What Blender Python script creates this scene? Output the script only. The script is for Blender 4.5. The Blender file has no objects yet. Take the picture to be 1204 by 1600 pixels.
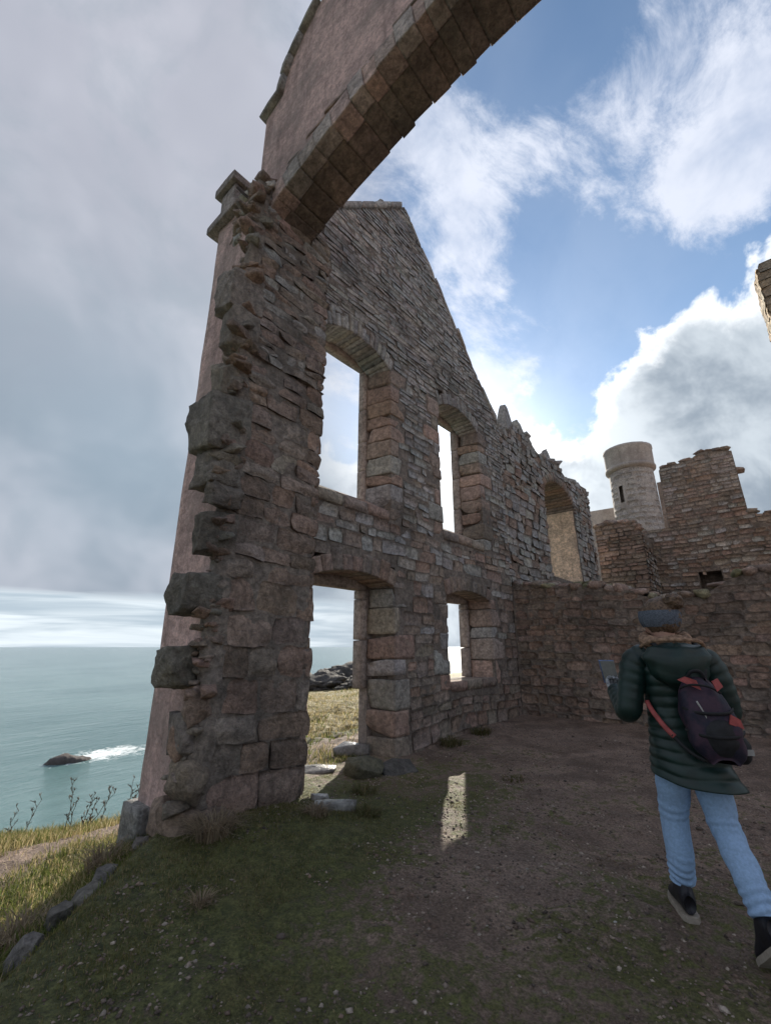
import bpy, bmesh, math, random
import numpy as np
from mathutils import Vector

R = math.radians
SC = bpy.context.scene
COL = SC.collection

# ------------------------------------------------------------------ camera
F_PX, PITCH, YAW, CAM_H = 687.0, R(17.07), R(40.5), 1.45
cam_d = bpy.data.cameras.new('camera')
cam_d.sensor_fit = 'HORIZONTAL'
cam_d.sensor_width = 36.0
cam_d.lens = 36.0 * F_PX / 1204.0
cam_d.clip_start = 0.05
cam_d.clip_end = 120000.0
cam = bpy.data.objects.new('camera', cam_d)
COL.objects.link(cam)
cam.location = (0, 0, CAM_H)
cam.rotation_euler = (math.pi / 2 + PITCH, 0, YAW)
SC.camera = cam

# ------------------------------------------------------------------ light
SUN_EL = R(24.0)
SUN_AZ = R(30.9)                      # counter-clockwise from +Y
SUN_DIR = Vector((-math.sin(SUN_AZ) * math.cos(SUN_EL), math.cos(SUN_AZ) * math.cos(SUN_EL), math.sin(SUN_EL)))
sun_d = bpy.data.lights.new('sun', 'SUN')
sun_d.energy = 5.0
sun_d.angle = R(0.6)
sun_d.color = (1.0, 0.93, 0.80)
sun = bpy.data.objects.new('sun', sun_d)
COL.objects.link(sun)
sun.rotation_euler = SUN_DIR.to_track_quat('Z', 'Y').to_euler()
sun.location = (-20, 40, 30)

SC.view_settings.view_transform = 'Standard'
SC.view_settings.look = 'None'
SC.view_settings.exposure = 0.6
SC.view_settings.gamma = 1.0
SC.view_settings.use_curve_mapping = False
SC.cycles.max_bounces = 5
SC.cycles.diffuse_bounces = 2
SC.cycles.glossy_bounces = 2
SC.cycles.transmission_bounces = 2
SC.cycles.use_adaptive_sampling = True
SC.cycles.adaptive_threshold = 0.015
SC.cycles.use_denoising = True


# ------------------------------------------------------------------ node helper
class NT:
    def __init__(self, tree):
        self.t = tree
        tree.nodes.clear()

    def n(self, typ, ins=None, **props):
        nd = self.t.nodes.new(typ)
        for k, v in props.items():
            setattr(nd, k, v)
        for k, v in (ins or {}).items():
            self.put(nd.inputs[k], v)
        return nd

    def put(self, sock, v):
        if isinstance(v, bpy.types.NodeSocket):
            self.t.links.new(v, sock)
        elif isinstance(v, bpy.types.Node):
            self.t.links.new(v.outputs[0], sock)
        else:
            if isinstance(v, (tuple, list)) and len(v) == 3 and sock.type == 'RGBA':
                v = (*v, 1)
            sock.default_value = v

    def m(self, op, a, b=0.0, c=0.0, clamp=False):
        nd = self.n('ShaderNodeMath', operation=op, use_clamp=clamp)
        for i, v in enumerate((a, b, c)):
            self.put(nd.inputs[i], v)
        return nd.outputs[0]

    def ss(self, x, lo, hi):               # smoothstep
        nd = self.n('ShaderNodeMapRange', {'Value': x, 'From Min': lo, 'From Max': hi}, interpolation_type='SMOOTHSTEP')
        return nd.outputs[0]

    def noise(self, vec, scale, detail=4.0, rough=0.55, dist=0.0, color=False):
        nd = self.n('ShaderNodeTexNoise', {'Vector': vec, 'Scale': scale, 'Detail': detail, 'Roughness': rough, 'Distortion': dist})
        return nd.outputs[1 if color else 0]

    def mix(self, fac, a, b, blend='MIX'):
        nd = self.n('ShaderNodeMix', data_type='RGBA', blend_type=blend)
        self.put(nd.inputs[0], fac)
        self.put(nd.inputs[6], a)
        self.put(nd.inputs[7], b)
        return nd.outputs[2]

    def vec(self, op, a, b=(0, 0, 0), s=None):
        nd = self.n('ShaderNodeVectorMath', operation=op)
        self.put(nd.inputs[0], a)
        self.put(nd.inputs[1], b)
        if s is not None:
            self.put(nd.inputs['Scale'], s)
        return nd.outputs[1] if op in ('DOT_PRODUCT', 'LENGTH') else nd.outputs[0]

    def xyz(self, x, y, z):
        return self.n('ShaderNodeCombineXYZ', {0: x, 1: y, 2: z}).outputs[0]


# ------------------------------------------------------------------ sky
world = bpy.data.worlds.new('World')
SC.world = world
world.use_nodes = True
world.cycles.sampling_method = 'NONE'
world.cycles.sample_map_resolution = 512


def build_sky():
    t = NT(world.node_tree)
    sky = t.n('ShaderNodeTexSky', sky_type='NISHITA', sun_disc=False, sun_elevation=SUN_EL, sun_rotation=-SUN_AZ,
              air_density=1.0, dust_density=0.05, ozone_density=2.0)
    d = t.n('ShaderNodeTexCoord').outputs['Generated']
    d = t.vec('NORMALIZE', d)
    sep = t.n('ShaderNodeSeparateXYZ', {0: d})
    x, y, z = sep.outputs
    c, s = math.cos(YAW), math.sin(YAW)
    xr = t.m('ADD', t.m('MULTIPLY', x, c), t.m('MULTIPLY', y, s))
    yr = t.m('ADD', t.m('MULTIPLY', x, -s), t.m('MULTIPLY', y, c))
    az = t.m('MULTIPLY', t.m('ARCTAN2', xr, yr), 180 / math.pi)
    el = t.m('MULTIPLY', t.m('ARCSINE', z), 180 / math.pi)
    # cloud-deck coordinates
    zz = t.m('MAXIMUM', z, 0.03)
    zz = t.m('ADD', zz, 0.10)
    px = t.m('DIVIDE', xr, zz)
    py = t.m('DIVIDE', yr, zz)
    pl = t.xyz(px, py, 0.0)
    wob = t.noise(d, 3.0, 2, .6, 0, True)
    wob = t.vec('SUBTRACT', wob, (.5, .5, .5))
    dw = t.vec('ADD', d, t.vec('SCALE', wob, s=.16))
    n_big = t.noise(dw, 2.2, 4, .55)
    n_mid = t.noise(dw, 6.0, 5, .6)

    def gauss(az0, el0, saz, sel):
        a = t.m('DIVIDE', t.m('SUBTRACT', az, az0), saz)
        b = t.m('DIVIDE', t.m('SUBTRACT', el, el0), sel)
        q = t.m('ADD', t.m('MULTIPLY', a, a), t.m('MULTIPLY', b, b))
        return t.m('EXPONENT', t.m('MULTIPLY', q, -1.0))

    # --- blue base
    blue = t.mix(1.0, sky.outputs[0], (0.118, 0.116, 0.110), 'MULTIPLY')
    # --- wispy cirrus, drawn out in streaks across the cloud deck
    ca, sa_ = math.cos(R(38)), math.sin(R(38))
    u_ = t.m('ADD', t.m('MULTIPLY', px, ca), t.m('MULTIPLY', py, sa_))
    v_ = t.m('ADD', t.m('MULTIPLY', px, -sa_), t.m('MULTIPLY', py, ca))
    st = t.xyz(t.m('MULTIPLY', u_, .8), t.m('MULTIPLY', v_, 1.35), .3)
    stw = t.vec('ADD', st, t.vec('SCALE', wob, s=.22))
    ci = t.noise(stw, 2.7, 8, .68)
    bias = t.m('MULTIPLY', gauss(13, 46, 7, 12), .15)
    for g, w in (((24, 53, 15, 4.5), .12), ((42, 54, 12, 6), .14), ((45, 44, 13, 3.4), .14), ((12, 33, 7, 5), .10), ((56, 60, 14, 8), .1),
                 ((30, 39, 10, 6), -.20), ((31, 65, 16, 6), -.14), ((48, 37, 10, 3), -.2), ((21, 62, 8, 5), -.1)):
        bias = t.m('ADD', bias, t.m('MULTIPLY', gauss(*g), w))
    cim = t.m('MULTIPLY', t.ss(t.m('ADD', ci, bias), .47, .67), t.m('ADD', .55, t.m('MULTIPLY', t.ss(n_mid, .32, .60), .45)))
    col = t.mix(t.m('MULTIPLY', cim, .92), blue, (.58, .61, .69))
    col = t.mix(t.m('MULTIPLY', t.ss(n_big, .40, .75), .18), col, (.38, .44, .54))
    # --- white glare and cloud around the sun
    sd = t.vec('DOT_PRODUCT', d, tuple(SUN_DIR))
    ang = t.m('MULTIPLY', t.m('ARCCOSINE', t.m('MINIMUM', sd, .99999)), 180 / math.pi)
    # --- cumulus, lower sky on the right
    eb = t.m('MINIMUM', t.m('ADD', t.m('MULTIPLY', t.m('SUBTRACT', az, 22), .46), 27.0), 36.0)
    eb = t.m('MAXIMUM', eb, 25.0)
    puff = t.noise(t.vec('ADD', d, t.vec('SCALE', wob, s=.12)), 9.0, 6, .58)
    dep = t.m('ADD', t.m('SUBTRACT', eb, el), t.m('MULTIPLY', t.m('SUBTRACT', puff, .5), 17.0))
    notch = t.m('ADD', t.m('MULTIPLY', gauss(27, 25, 3.0, 5.0), 5.0), t.m('MULTIPLY', gauss(19, 31, 2.4, 3.0), 3.0))
    dep = t.m('SUBTRACT', dep, notch)
    cum = t.ss(dep, -.5, 1.6)
    body = t.mix(t.ss(n_mid, .36, .62), (.215, .26, .315), (.40, .45, .50))
    rim = t.m('SUBTRACT', 1.0, t.ss(dep, .6, 5.0))
    near_sun = t.m('SUBTRACT', 1.0, t.ss(ang, 6.0, 30.0))
    body = t.mix(t.m('MULTIPLY', t.m('ADD', t.m('MULTIPLY', near_sun, .75), .10), t.ss(n_mid, .30, .7), clamp=True), body, (.68, .73, .77))
    body = t.mix(t.m('MULTIPLY', rim, .9), body, (.84, .86, .88))
    col = t.mix(cum, col, body)
    # --- overcast sheet, left half of the sky
    side = t.m('ADD', xr, t.m('MULTIPLY', t.m('SUBTRACT', n_big, .5), .30))
    ov = t.m('SUBTRACT', 1.0, t.ss(side, -.22, .10))
    g1 = t.ss(el, 8.0, 55.0)
    ovc = t.mix(g1, (.165, .21, .26), (.325, .34, .395))
    ovc = t.mix(t.m('MULTIPLY', t.ss(n_big, .42, .66), .65), ovc, (.47, .48, .535))
    ovc = t.mix(t.m('MULTIPLY', t.ss(n_mid, .46, .70), .42), ovc, (.23, .275, .325))
    ovc = t.mix(t.m('MULTIPLY', gauss(-32, 22, 14, 14), .35), ovc, (.30, .39, .47))
    col = t.mix(ov, col, ovc)
    # --- layered bright band above the sea horizon
    lay = t.noise(t.xyz(t.m('MULTIPLY', az, .05), t.m('MULTIPLY', el, .55), 0.0), 1.0, 4, .6, .4)
    bm = t.m('MULTIPLY', t.m('SUBTRACT', 1.0, t.ss(t.m('ADD', el, t.m('MULTIPLY', t.m('SUBTRACT', lay, .5), 3.0)), 4.8, 6.2)), ov)
    band = t.mix(t.ss(lay, .38, .66), (.34, .41, .47), (.60, .66, .70))
    col = t.mix(bm, col, band)
    # --- sun glow through the cloud
    glow = t.m('EXPONENT', t.m('MULTIPLY', ang, -1 / 4.5))
    glow2 = t.m('EXPONENT', t.m('MULTIPLY', ang, -1 / 13.0))
    gc = t.m('ADD', t.m('MULTIPLY', glow, 1.9), t.m('MULTIPLY', t.m('MULTIPLY', glow2, .17), t.m('ADD', .35, t.ss(n_mid, .3, .7))))
    add = t.vec('SCALE', (1.0, .985, .95), s=gc)
    col = t.vec('ADD', col, add)
    bg = t.n('ShaderNodeBackground', {'Color': col, 'Strength': 1.0})
    t.n('ShaderNodeOutputWorld', {'Surface': bg})


build_sky()

# ------------------------------------------------------------------ numpy noise
def _hash(i, seed):
    h = (i[..., 0] * 374761393 + i[..., 1] * 668265263 + i[..., 2] * 1274126177 + seed * 1442695041) & 0xffffffff
    h = ((h ^ (h >> 13)) * 1274126177) & 0xffffffff
    h = h ^ (h >> 16)
    return (h & 0xffff) / 32767.5 - 1.0


_C8 = np.array([(a, b, c) for a in (0, 1) for b in (0, 1) for c in (0, 1)])


def vnoise(p, seed=0):
    p = np.asarray(p, float)
    i = np.floor(p).astype(np.int64)
    f = p - i
    f = f * f * (3 - 2 * f)
    g = _hash(i[:, None, :] + _C8[None], seed)
    w = np.where(_C8[None] == 1, f[:, None, :], 1 - f[:, None, :]).prod(-1)
    return (g * w).sum(1)


def fbm(p, seed=0, octv=4, gain=.5):
    s, a, t = 0, 1.0, 0
    for k in range(octv):
        s = s + a * vnoise(np.asarray(p) * (2.03 ** k), seed + k * 17)
        t += a
        a *= gain
    return s / t


def sst(x, lo, hi):
    u = np.clip((np.asarray(x, float) - lo) / (hi - lo), 0, 1)
    return u * u * (3 - 2 * u)


# ------------------------------------------------------------------ object helpers
def mesh_obj(name, verts, faces, mat=None, parent=None, tint=None, smooth=False):
    me = bpy.data.meshes.new(name)
    if isinstance(faces, np.ndarray):
        nv, (nf, k) = len(verts), faces.shape
        me.vertices.add(nv)
        me.vertices.foreach_set('co', np.asarray(verts, np.float32).ravel())
        me.loops.add(nf * k)
        me.loops.foreach_set('vertex_index', faces.astype(np.int32).ravel())
        me.polygons.add(nf)
        me.polygons.foreach_set('loop_start', np.arange(0, nf * k, k, dtype=np.int32))
        me.update(calc_edges=True)
        me.validate()
    else:
        me.from_pydata([tuple(v) for v in verts], [], faces)
    if tint is not None:
        at = me.color_attributes.new('tint', 'FLOAT_COLOR', 'POINT')
        tint = np.asarray(tint, np.float32)
        if tint.ndim == 1:
            tint = np.tile(tint, (len(me.vertices), 1))
        at.data.foreach_set('color', np.hstack([tint[:, :3], np.ones((len(tint), 1), np.float32)]).ravel())
    if smooth:
        me.polygons.foreach_set('use_smooth', np.ones(len(me.polygons), bool))
    if mat:
        me.materials.append(mat)
    o = bpy.data.objects.new(name, me)
    COL.objects.link(o)
    if parent:
        o.parent = parent
        o.location = -Vector(parent.location)
    return o


def tag(o, label=None, cat=None, group=None, kind=None):
    for k, v in (('label', label), ('category', cat), ('group', group), ('kind', kind)):
        if v:
            o[k] = v
    return o


def thing(name, loc, label, cat, group=None):
    o = bpy.data.objects.new(name, None)
    o.empty_display_size = .2
    COL.objects.link(o)
    o.location = loc
    return tag(o, label, cat, group)


CP, SP, CY, SY = math.cos(PITCH), math.sin(PITCH), math.cos(YAW), math.sin(YAW)


def project(p):
    p = np.asarray(p, float)
    X = p[:, 0] * CY + p[:, 1] * SY
    Y = -p[:, 0] * SY + p[:, 1] * CY
    z = p[:, 2] - CAM_H
    d = np.maximum(Y * CP + z * SP, .05)
    return np.stack([602 + F_PX * X / d, 800 - F_PX * (-Y * SP + z * CP) / d], 1), Y * CP + z * SP


def grid_faces(nu, nv, off=0):
    i, j = np.meshgrid(np.arange(nu), np.arange(nv), indexing='ij')
    a = i * (nv + 1) + j
    return np.stack([a, a + nv + 1, a + nv + 2, a + 1], -1).reshape(-1, 4) + off


class Stone:
    __slots__ = ('v', 'f', 'c', 'size', 'name')

    def __init__(self, v, f, c, name='stone'):
        self.v, self.f, self.c, self.name = v, f, np.asarray(c, float), name
        px, d = project(v)
        lo, hi = px.min(0), px.max(0)
        vis = d.min() > .2 and hi[0] > 0 and lo[0] < 1204 and hi[1] > 0 and lo[1] < 1600
        self.size = float(np.prod(hi - lo)) if vis else 0.0


def face_stone(fmap, quad, proud, depth, nu, nv, seed, color, rough=.012, rnd=.3, name='stone'):
    """a stone lying in a surface: quad = four (u,v) corners, fmap(u,v,h) -> world"""
    s, t = np.meshgrid(np.linspace(0, 1, nu + 1), np.linspace(0, 1, nv + 1), indexing='ij')
    s, t = s.ravel(), t.ravel()
    # rounded outline
    a, b = 2 * s - 1, 2 * t - 1
    k = rnd * .16
    a2 = a * (1 - k * b * b)
    b2 = b * (1 - k * a * a)
    s2, t2 = (a2 + 1) / 2, (b2 + 1) / 2
    q = np.asarray(quad, float)
    uv = ((1 - s2) * (1 - t2))[:, None] * q[0] + (s2 * (1 - t2))[:, None] * q[1] + (s2 * t2)[:, None] * q[2] + ((1 - s2) * t2)[:, None] * q[3]
    edge = (np.maximum(np.abs(a), np.abs(b)) > .999)
    P = np.column_stack([uv, np.zeros(len(uv))])
    h = proud + rough * fbm(P * 9 + seed * 3.7, 5, 2) + rough * 1.3 * fbm(P * 2.7 + seed * 1.3, 9, 1)
    # tilted face
    r = np.random.RandomState(seed % 100000)
    h = h + (r.uniform(-1, 1) * a + r.uniform(-1, 1) * b) * rough * .7
    for _ in range(4 if nu > 4 else 2):
        an = r.uniform(0, 2 * math.pi)
        sl = rough * r.uniform(.8, 2.4)
        h = np.minimum(h, proud + rough * .5 - sl * (math.cos(an) * a + math.sin(an) * b - r.uniform(.1, .7)))
    h = np.where(edge, h - .30 * proud - .004, h)
    uv = uv + (rough * .45 * np.stack([fbm(P * 11 + 31.1 + seed, 3, 1), fbm(P * 11 + 71.9 + seed, 4, 1)], 1))
    top = fmap(uv[:, 0], uv[:, 1], h)
    # skirt
    ring = [i * (nv + 1) for i in range(nu + 1)] + [nu * (nv + 1) + j for j in range(1, nv + 1)] + \
           [i * (nv + 1) + nv for i in range(nu - 1, -1, -1)] + [j for j in range(nv - 1, 0, -1)]
    ring = np.array(ring)
    low = fmap(uv[ring, 0], uv[ring, 1], np.full(len(ring), -depth))
    n0 = len(top)
    k = len(ring)
    idx = np.arange(k)
    sk = np.stack([ring, n0 + idx, n0 + (idx + 1) % k, ring[(idx + 1) % k]], 1)
    return Stone(np.vstack([top, low]), np.vstack([grid_faces(nu, nv)[:, ::1], sk[:, ::-1]]), color, name)


def box_grid(ax):
    """closed grid on the surface of [-1,1]^3 with the given axis positions; returns verts (N,3), quads"""
    na = [len(a) for a in ax]
    idx, vs, fs = {}, [], []

    def vid(i, j, k):
        key = (i, j, k)
        if key not in idx:
            idx[key] = len(vs)
            vs.append((ax[0][i], ax[1][j], ax[2][k]))
        return idx[key]
    for axis in range(3):
        o1, o2 = [(1, 2), (2, 0), (0, 1)][axis]
        for end in (0, na[axis] - 1):
            for i in range(na[o1] - 1):
                for j in range(na[o2] - 1):
                    q = []
                    for di, dj in ((0, 0), (1, 0), (1, 1), (0, 1)):
                        c = [0, 0, 0]
                        c[axis], c[o1], c[o2] = end, i + di, j + dj
                        q.append(vid(*c))
                    fs.append(q if end else q[::-1])
    return np.array(vs), np.array(fs)


_BG = {}


def unit_box(n):
    if n not in _BG:
        ax = []
        for k in n:
            if k <= 1:
                ax.append((-1, 1))
            elif k == 2:
                ax.append((-1, 0, 1))
            else:
                ax.append((-1,) + tuple(np.linspace(-.78, .78, k - 1)) + (1,))
        _BG[n] = box_grid(ax)
    return _BG[n]


def hexa(c8, n=(3, 3, 3), seed=1, rough=.012, rnd=.28, color=(.2, .2, .2), freq=6.0, name='stone', cuts=0):
    """a rough block: c8 = corners ordered by (x,y,z) bits 000,100,010,110,001,101,011,111"""
    p, f = unit_box(tuple(n))
    q = p.copy()
    e = np.abs(p)
    k = rnd * .18
    for a in range(3):
        o1, o2 = [(1, 2), (2, 0), (0, 1)][a]
        q[:, a] = p[:, a] * (1 - k * (e[:, o1] ** 4) * .6 - k * (e[:, o2] ** 4) * .6)
    u = (q + 1) / 2
    c = np.asarray(c8, float)
    w = np.stack([np.where((i >> 0) & 1, u[:, 0], 1 - u[:, 0]) * np.where((i >> 1) & 1, u[:, 1], 1 - u[:, 1]) *
                  np.where((i >> 2) & 1, u[:, 2], 1 - u[:, 2]) for i in range(8)], 1)
    v = w @ c
    rr = np.random.RandomState(seed)
    half = (v.max(0) - v.min(0)) / 2
    for _ in range(cuts):
        nrm = rr.normal(size=3) / half
        nrm /= np.linalg.norm(nrm)
        q2 = (v - v.mean(0)) @ nrm
        lim = q2.max() * rr.uniform(.62, .9)
        v = v - nrm[None] * np.maximum(q2 - lim, 0)[:, None]
    dirv = v - v.mean(0)
    dirv /= np.linalg.norm(dirv, axis=1)[:, None] + 1e-9
    d = rough * (fbm(v * freq + seed * 2.1, 3, 3) + .8 * fbm(v * freq * .35 + seed, 8, 1))
    jit = np.stack([fbm(v * freq * 1.7 + 13.3 * (j + 1) + seed, 21 + j, 1) for j in range(3)], 1) * rough * .6
    return Stone(v + dirv * d[:, None] + jit, f, color, name)


def box8(x0, x1, y0, y1, z0, z1):
    return [(x0, y0, z0), (x1, y0, z0), (x0, y1, z0), (x1, y1, z0), (x0, y0, z1), (x1, y0, z1), (x0, y1, z1), (x1, y1, z1)]


def rock(center, size, seed, n=5, rough=.25, color=(.12, .11, .11), yaw=0.0, name='rock', flat_pow=.6):
    """an angular boulder from a spherified box with planar cuts"""
    p, f = unit_box((n, n, n))
    d = p / np.linalg.norm(p, axis=1)[:, None]
    rr = np.random.RandomState(seed)
    r = np.ones(len(d)) * 1.25
    for _ in range(11):
        nrm = rr.normal(size=3)
        nrm /= np.linalg.norm(nrm)
        off = rr.uniform(.50, .92)
        dd = d @ nrm
        with np.errstate(divide='ignore'):
            r = np.where(dd > .05, np.minimum(r, off / np.maximum(dd, 1e-3)), r)
    r = r * (1 + rough * .4 * fbm(d * 2.2 + seed, 2, 3) - rough * .5 * np.abs(fbm(d * 3.1 + seed * 1.7, 12, 3)))
    v = d * r[:, None] * np.asarray(size) * .5
    c, s = math.cos(yaw), math.sin(yaw)
    v = np.stack([v[:, 0] * c - v[:, 1] * s, v[:, 0] * s + v[:, 1] * c, v[:, 2]], 1) + np.asarray(center)
    return Stone(v, f, color, name)


def hull_stone(pts, seed, color, name, sub=0, rough=.02, freq=7.0):
    """a fractured stone: convex hull of points, optionally subdivided and roughened"""
    bm = bmesh.new()
    for p in pts:
        bm.verts.new(p)
    res = bmesh.ops.convex_hull(bm, input=bm.verts)
    bmesh.ops.delete(bm, geom=[g_ for g_ in res['geom_interior'] if isinstance(g_, bmesh.types.BMVert)], context='VERTS')
    loose_ = [v for v in bm.verts if not v.link_faces]
    if loose_:
        bmesh.ops.delete(bm, geom=loose_, context='VERTS')
    for _ in range(sub):
        bmesh.ops.subdivide_edges(bm, edges=bm.edges, cuts=1, use_grid_fill=True)
        bmesh.ops.triangulate(bm, faces=bm.faces)
    bm.verts.ensure_lookup_table()
    v = np.array([tuple(x.co) for x in bm.verts])
    f = np.array([[x.index for x in fc.verts] for fc in bm.faces])
    bm.free()
    if sub:
        d = v - v.mean(0)
        d /= np.linalg.norm(d, axis=1)[:, None] + 1e-9
        w = rough * (.9 * fbm(v * freq + seed, 3, 3) - 1.3 * np.maximum(0, np.abs(fbm(v * freq * .8 + seed * 3.3, 5, 3)) - .12))
        v = v + d * w[:, None] + rough * .5 * np.stack([fbm(v * freq * 2.4 + 9.1 * j + seed, 31 + j, 2) for j in (1, 2, 3)], 1)
    return Stone(v, f, color, name)


def hull_rock(center, size, seed, n=3, rough=.25, color=(.12, .11, .11), yaw=0.0, name='rock'):
    r = np.random.RandomState(seed)
    d = r.normal(size=(18 if n < 6 else 26, 3))
    d /= np.linalg.norm(d, axis=1)[:, None]
    d = d / np.abs(d).max(1)[:, None] ** .75 * r.uniform(.82, 1.05, (len(d), 1))
    v = d * np.asarray(size) * .5
    c, s_ = math.cos(yaw), math.sin(yaw)
    v = np.stack([v[:, 0] * c - v[:, 1] * s_, v[:, 0] * s_ + v[:, 1] * c, v[:, 2]], 1) + np.asarray(center)
    return hull_stone(v, seed, color, name, 0 if n < 5 else (2 if n < 8 else 3), .05 * min(size) + .004, 5.0 if max(size) > .25 else 9.0)


def merge(stones):
    vs, fs, cs, o = [], [], [], 0
    for s in stones:
        vs.append(s.v)
        fs.append(s.f + o)
        cs.append(np.tile(s.c, (len(s.v), 1)))
        o += len(s.v)
    return np.vstack(vs), np.vstack(fs), np.vstack(cs)


def finish(root, stones, mat, limit=300, rest_name='small_stones', smooth=False):
    """the stones that show largest become parts of their own, the rest one part"""
    stones = [s for s in stones if s is not None]
    order = sorted(stones, key=lambda s: -s.size)
    by = {}
    own, rest = [], []
    for s in order:
        k = by.get(s.name, 0)
        if k < limit and s.size > 12:
            by[s.name] = k + 1
            own.append(s)
        else:
            rest.append(s)
    for s in own:
        mesh_obj(s.name, s.v, s.f, mat, root, s.c, smooth)
    for k, nm in ((4, rest_name), (3, 'rubble')):
        grp = [s for s in rest if s.f.shape[1] == k]
        if grp:
            v, f, c = merge(grp)
            o = mesh_obj(nm, v, f, mat, root, c, smooth)
            o['kind'] = 'stuff'


def lay_courses(free, u0, u1, z0, z1, hr, wr, seed, gap=.014, warp=.03, du=.03):
    """rows of quads in (u, z); free(u, z) says where wall is"""
    rng = random.Random(seed)
    out = []
    us = np.arange(u0, u1 + du, du)

    def wp(u, z):
        P = np.array([[u * .55, z * .55, seed * 1.7]])
        return z + warp * 2.0 * float(vnoise(P, 3)[0]), u + warp * .5 * float(vnoise(P * 2.3, 4)[0])
    z = z0
    while z < z1:
        h = rng.uniform(*hr)
        zt = min(z + h, z1)
        ok = free(us, np.full_like(us, z + .01)) & free(us, np.full_like(us, zt - .01)) & free(us, np.full_like(us, (z + zt) / 2))
        runs, st = [], None
        for i, b in enumerate(ok):
            if b and st is None:
                st = us[i]
            if (not b or i == len(ok) - 1) and st is not None:
                runs.append((st, us[i - 1] if not b else us[i]))
                st = None
        for a, b in runs:
            u = a
            while u < b - .02:
                w = rng.uniform(*wr) * (1.5 if rng.random() < .12 else 1.0)
                if b - (u + w) < wr[0] * .6:
                    w = b - u
                parts = [(z, zt)]
                if h > .6 * (hr[0] + hr[1]) and w < .8 * wr[1] and rng.random() < .28:
                    m = z + h * rng.uniform(.35, .65)
                    parts = [(z, m), (m, zt)]
                for (p0, p1) in parts:
                    g = gap * rng.uniform(.6, 1.5) * .5
                    j = lambda: rng.uniform(-1, 1) * min(.022, .15 * (p1 - p0))
                    q = [(u + g, p0 + g), (u + w - g, p0 + g), (u + w - g, p1 - g), (u + g, p1 - g)]
                    qq = []
                    for (cu, cz) in q:
                        z2, u2 = wp(cu, cz)
                        qq.append((u2 + j(), z2 + j()))
                    out.append(qq)
                u += w
        z = zt
    return out


def pick(rng, pal):
    c = np.array(rng.choice(pal))
    return c * np.array((.985, .985, .955)) * rng.uniform(.87, 1.12) * np.array([rng.uniform(.95, 1.05), 1.0, rng.uniform(.95, 1.05)])


# ------------------------------------------------------------------ materials
MATS = {}


def principled(name):
    m = bpy.data.materials.new(name)
    m.use_nodes = True
    t = NT(m.node_tree)
    b = t.n('ShaderNodeBsdfPrincipled')
    t.n('ShaderNodeOutputMaterial', {'Surface': b.outputs[0]})
    MATS[name] = m
    return t, b


def stone_mat(name, grain=26.0, bump=.75, rough=.88, lichen=.26, dark=.42, tint=None, streak=0.0, mott=1.0):
    t, b = principled(name)
    pos = t.n('ShaderNodeNewGeometry').outputs['Position']
    base = t.n('ShaderNodeVertexColor', layer_name='tint').outputs[0] if tint is None else t.n('ShaderNodeRGB').outputs[0]
    if tint is not None:
        base.default_value = (*tint, 1)
    n1 = t.noise(pos, 1.3, 4, .6)
    n2 = t.noise(pos, grain, 4, .65)
    n3 = t.noise(pos, 5.5, 6, .68, .6)
    n4 = t.noise(pos, 12.0, 6, .72, .3)
    c = t.mix(1.0, base, t.mix(t.ss(n4, .30, .70), tuple(1.17 - .46 * mott * k for k in (1, 1, 1)), tuple(1.17 + .46 * mott * k for k in (1, .98, .95))), 'MULTIPLY')
    c = t.mix(1.0, c, t.mix(t.ss(n2, .3, .7), (.80, .80, .80), (1.16, 1.15, 1.14)), 'MULTIPLY')
    c = t.mix(t.m('MULTIPLY', t.ss(n1, .42, .70), dark), c, (.045, .042, .040))
    c = t.mix(t.m('MULTIPLY', t.ss(n3, .56, .70), lichen), c, (.27, .27, .21))
    if streak:
        c = t.mix(t.m('MULTIPLY', t.ss(t.noise(pos, .9, 6, .65), .46, .62), .55), c, (.27, .225, .205))
        sv = t.vec('MULTIPLY', pos, (3.2, 3.2, .28))
        c = t.mix(t.m('MULTIPLY', t.ss(t.noise(sv, 1.6, 6, .65), .45, .72), streak), c, (.07, .055, .05))
    bn = t.m('ADD', t.m('MULTIPLY', n2, .30), t.m('ADD', n4, t.m('MULTIPLY', n3, .8)))
    bp = t.n('ShaderNodeBump', {'Height': bn, 'Strength': bump, 'Distance': .05})
    t.put(b.inputs['Base Color'], c)
    t.put(b.inputs['Roughness'], rough)
    t.put(b.inputs['Normal'], bp)
    t.put(b.inputs['Specular IOR Level'], .3)
    return MATS[name]


M_STONE = stone_mat('rubble_stone')
M_PIER = stone_mat('pier_stone', grain=34, bump=.95, lichen=.16, dark=.5)
M_DRESS = stone_mat('dressed_stone', grain=40, bump=.3, lichen=.15, dark=.25)
M_MORTAR = stone_mat('lime_mortar', grain=18, bump=.8, lichen=.2, dark=.5, tint=(.20, .17, .148))
M_HARL = stone_mat('pink_harling', grain=46, bump=.55, lichen=.10, dark=.35, tint=(.50, .355, .33), streak=.45, mott=.8)
M_HARL2 = stone_mat('grey_harling', grain=30, bump=.5, lichen=.25, dark=.3, tint=(.27, .23, .21), streak=.4)
M_OCHRE = stone_mat('ochre_plaster', grain=14, bump=.5, lichen=.1, dark=.15, tint=(.60, .46, .34), streak=.25)
M_TOWER = stone_mat('tower_render', grain=20, bump=.16, lichen=.2, dark=.2, tint=(.44, .385, .35), streak=.2, mott=.35)
M_ROCK = stone_mat('shore_rock', grain=3.0, bump=.9, lichen=.12, dark=.5)
M_WET = stone_mat('wet_slab', grain=22, bump=.35, rough=.22, lichen=.05, dark=.4)


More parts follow.
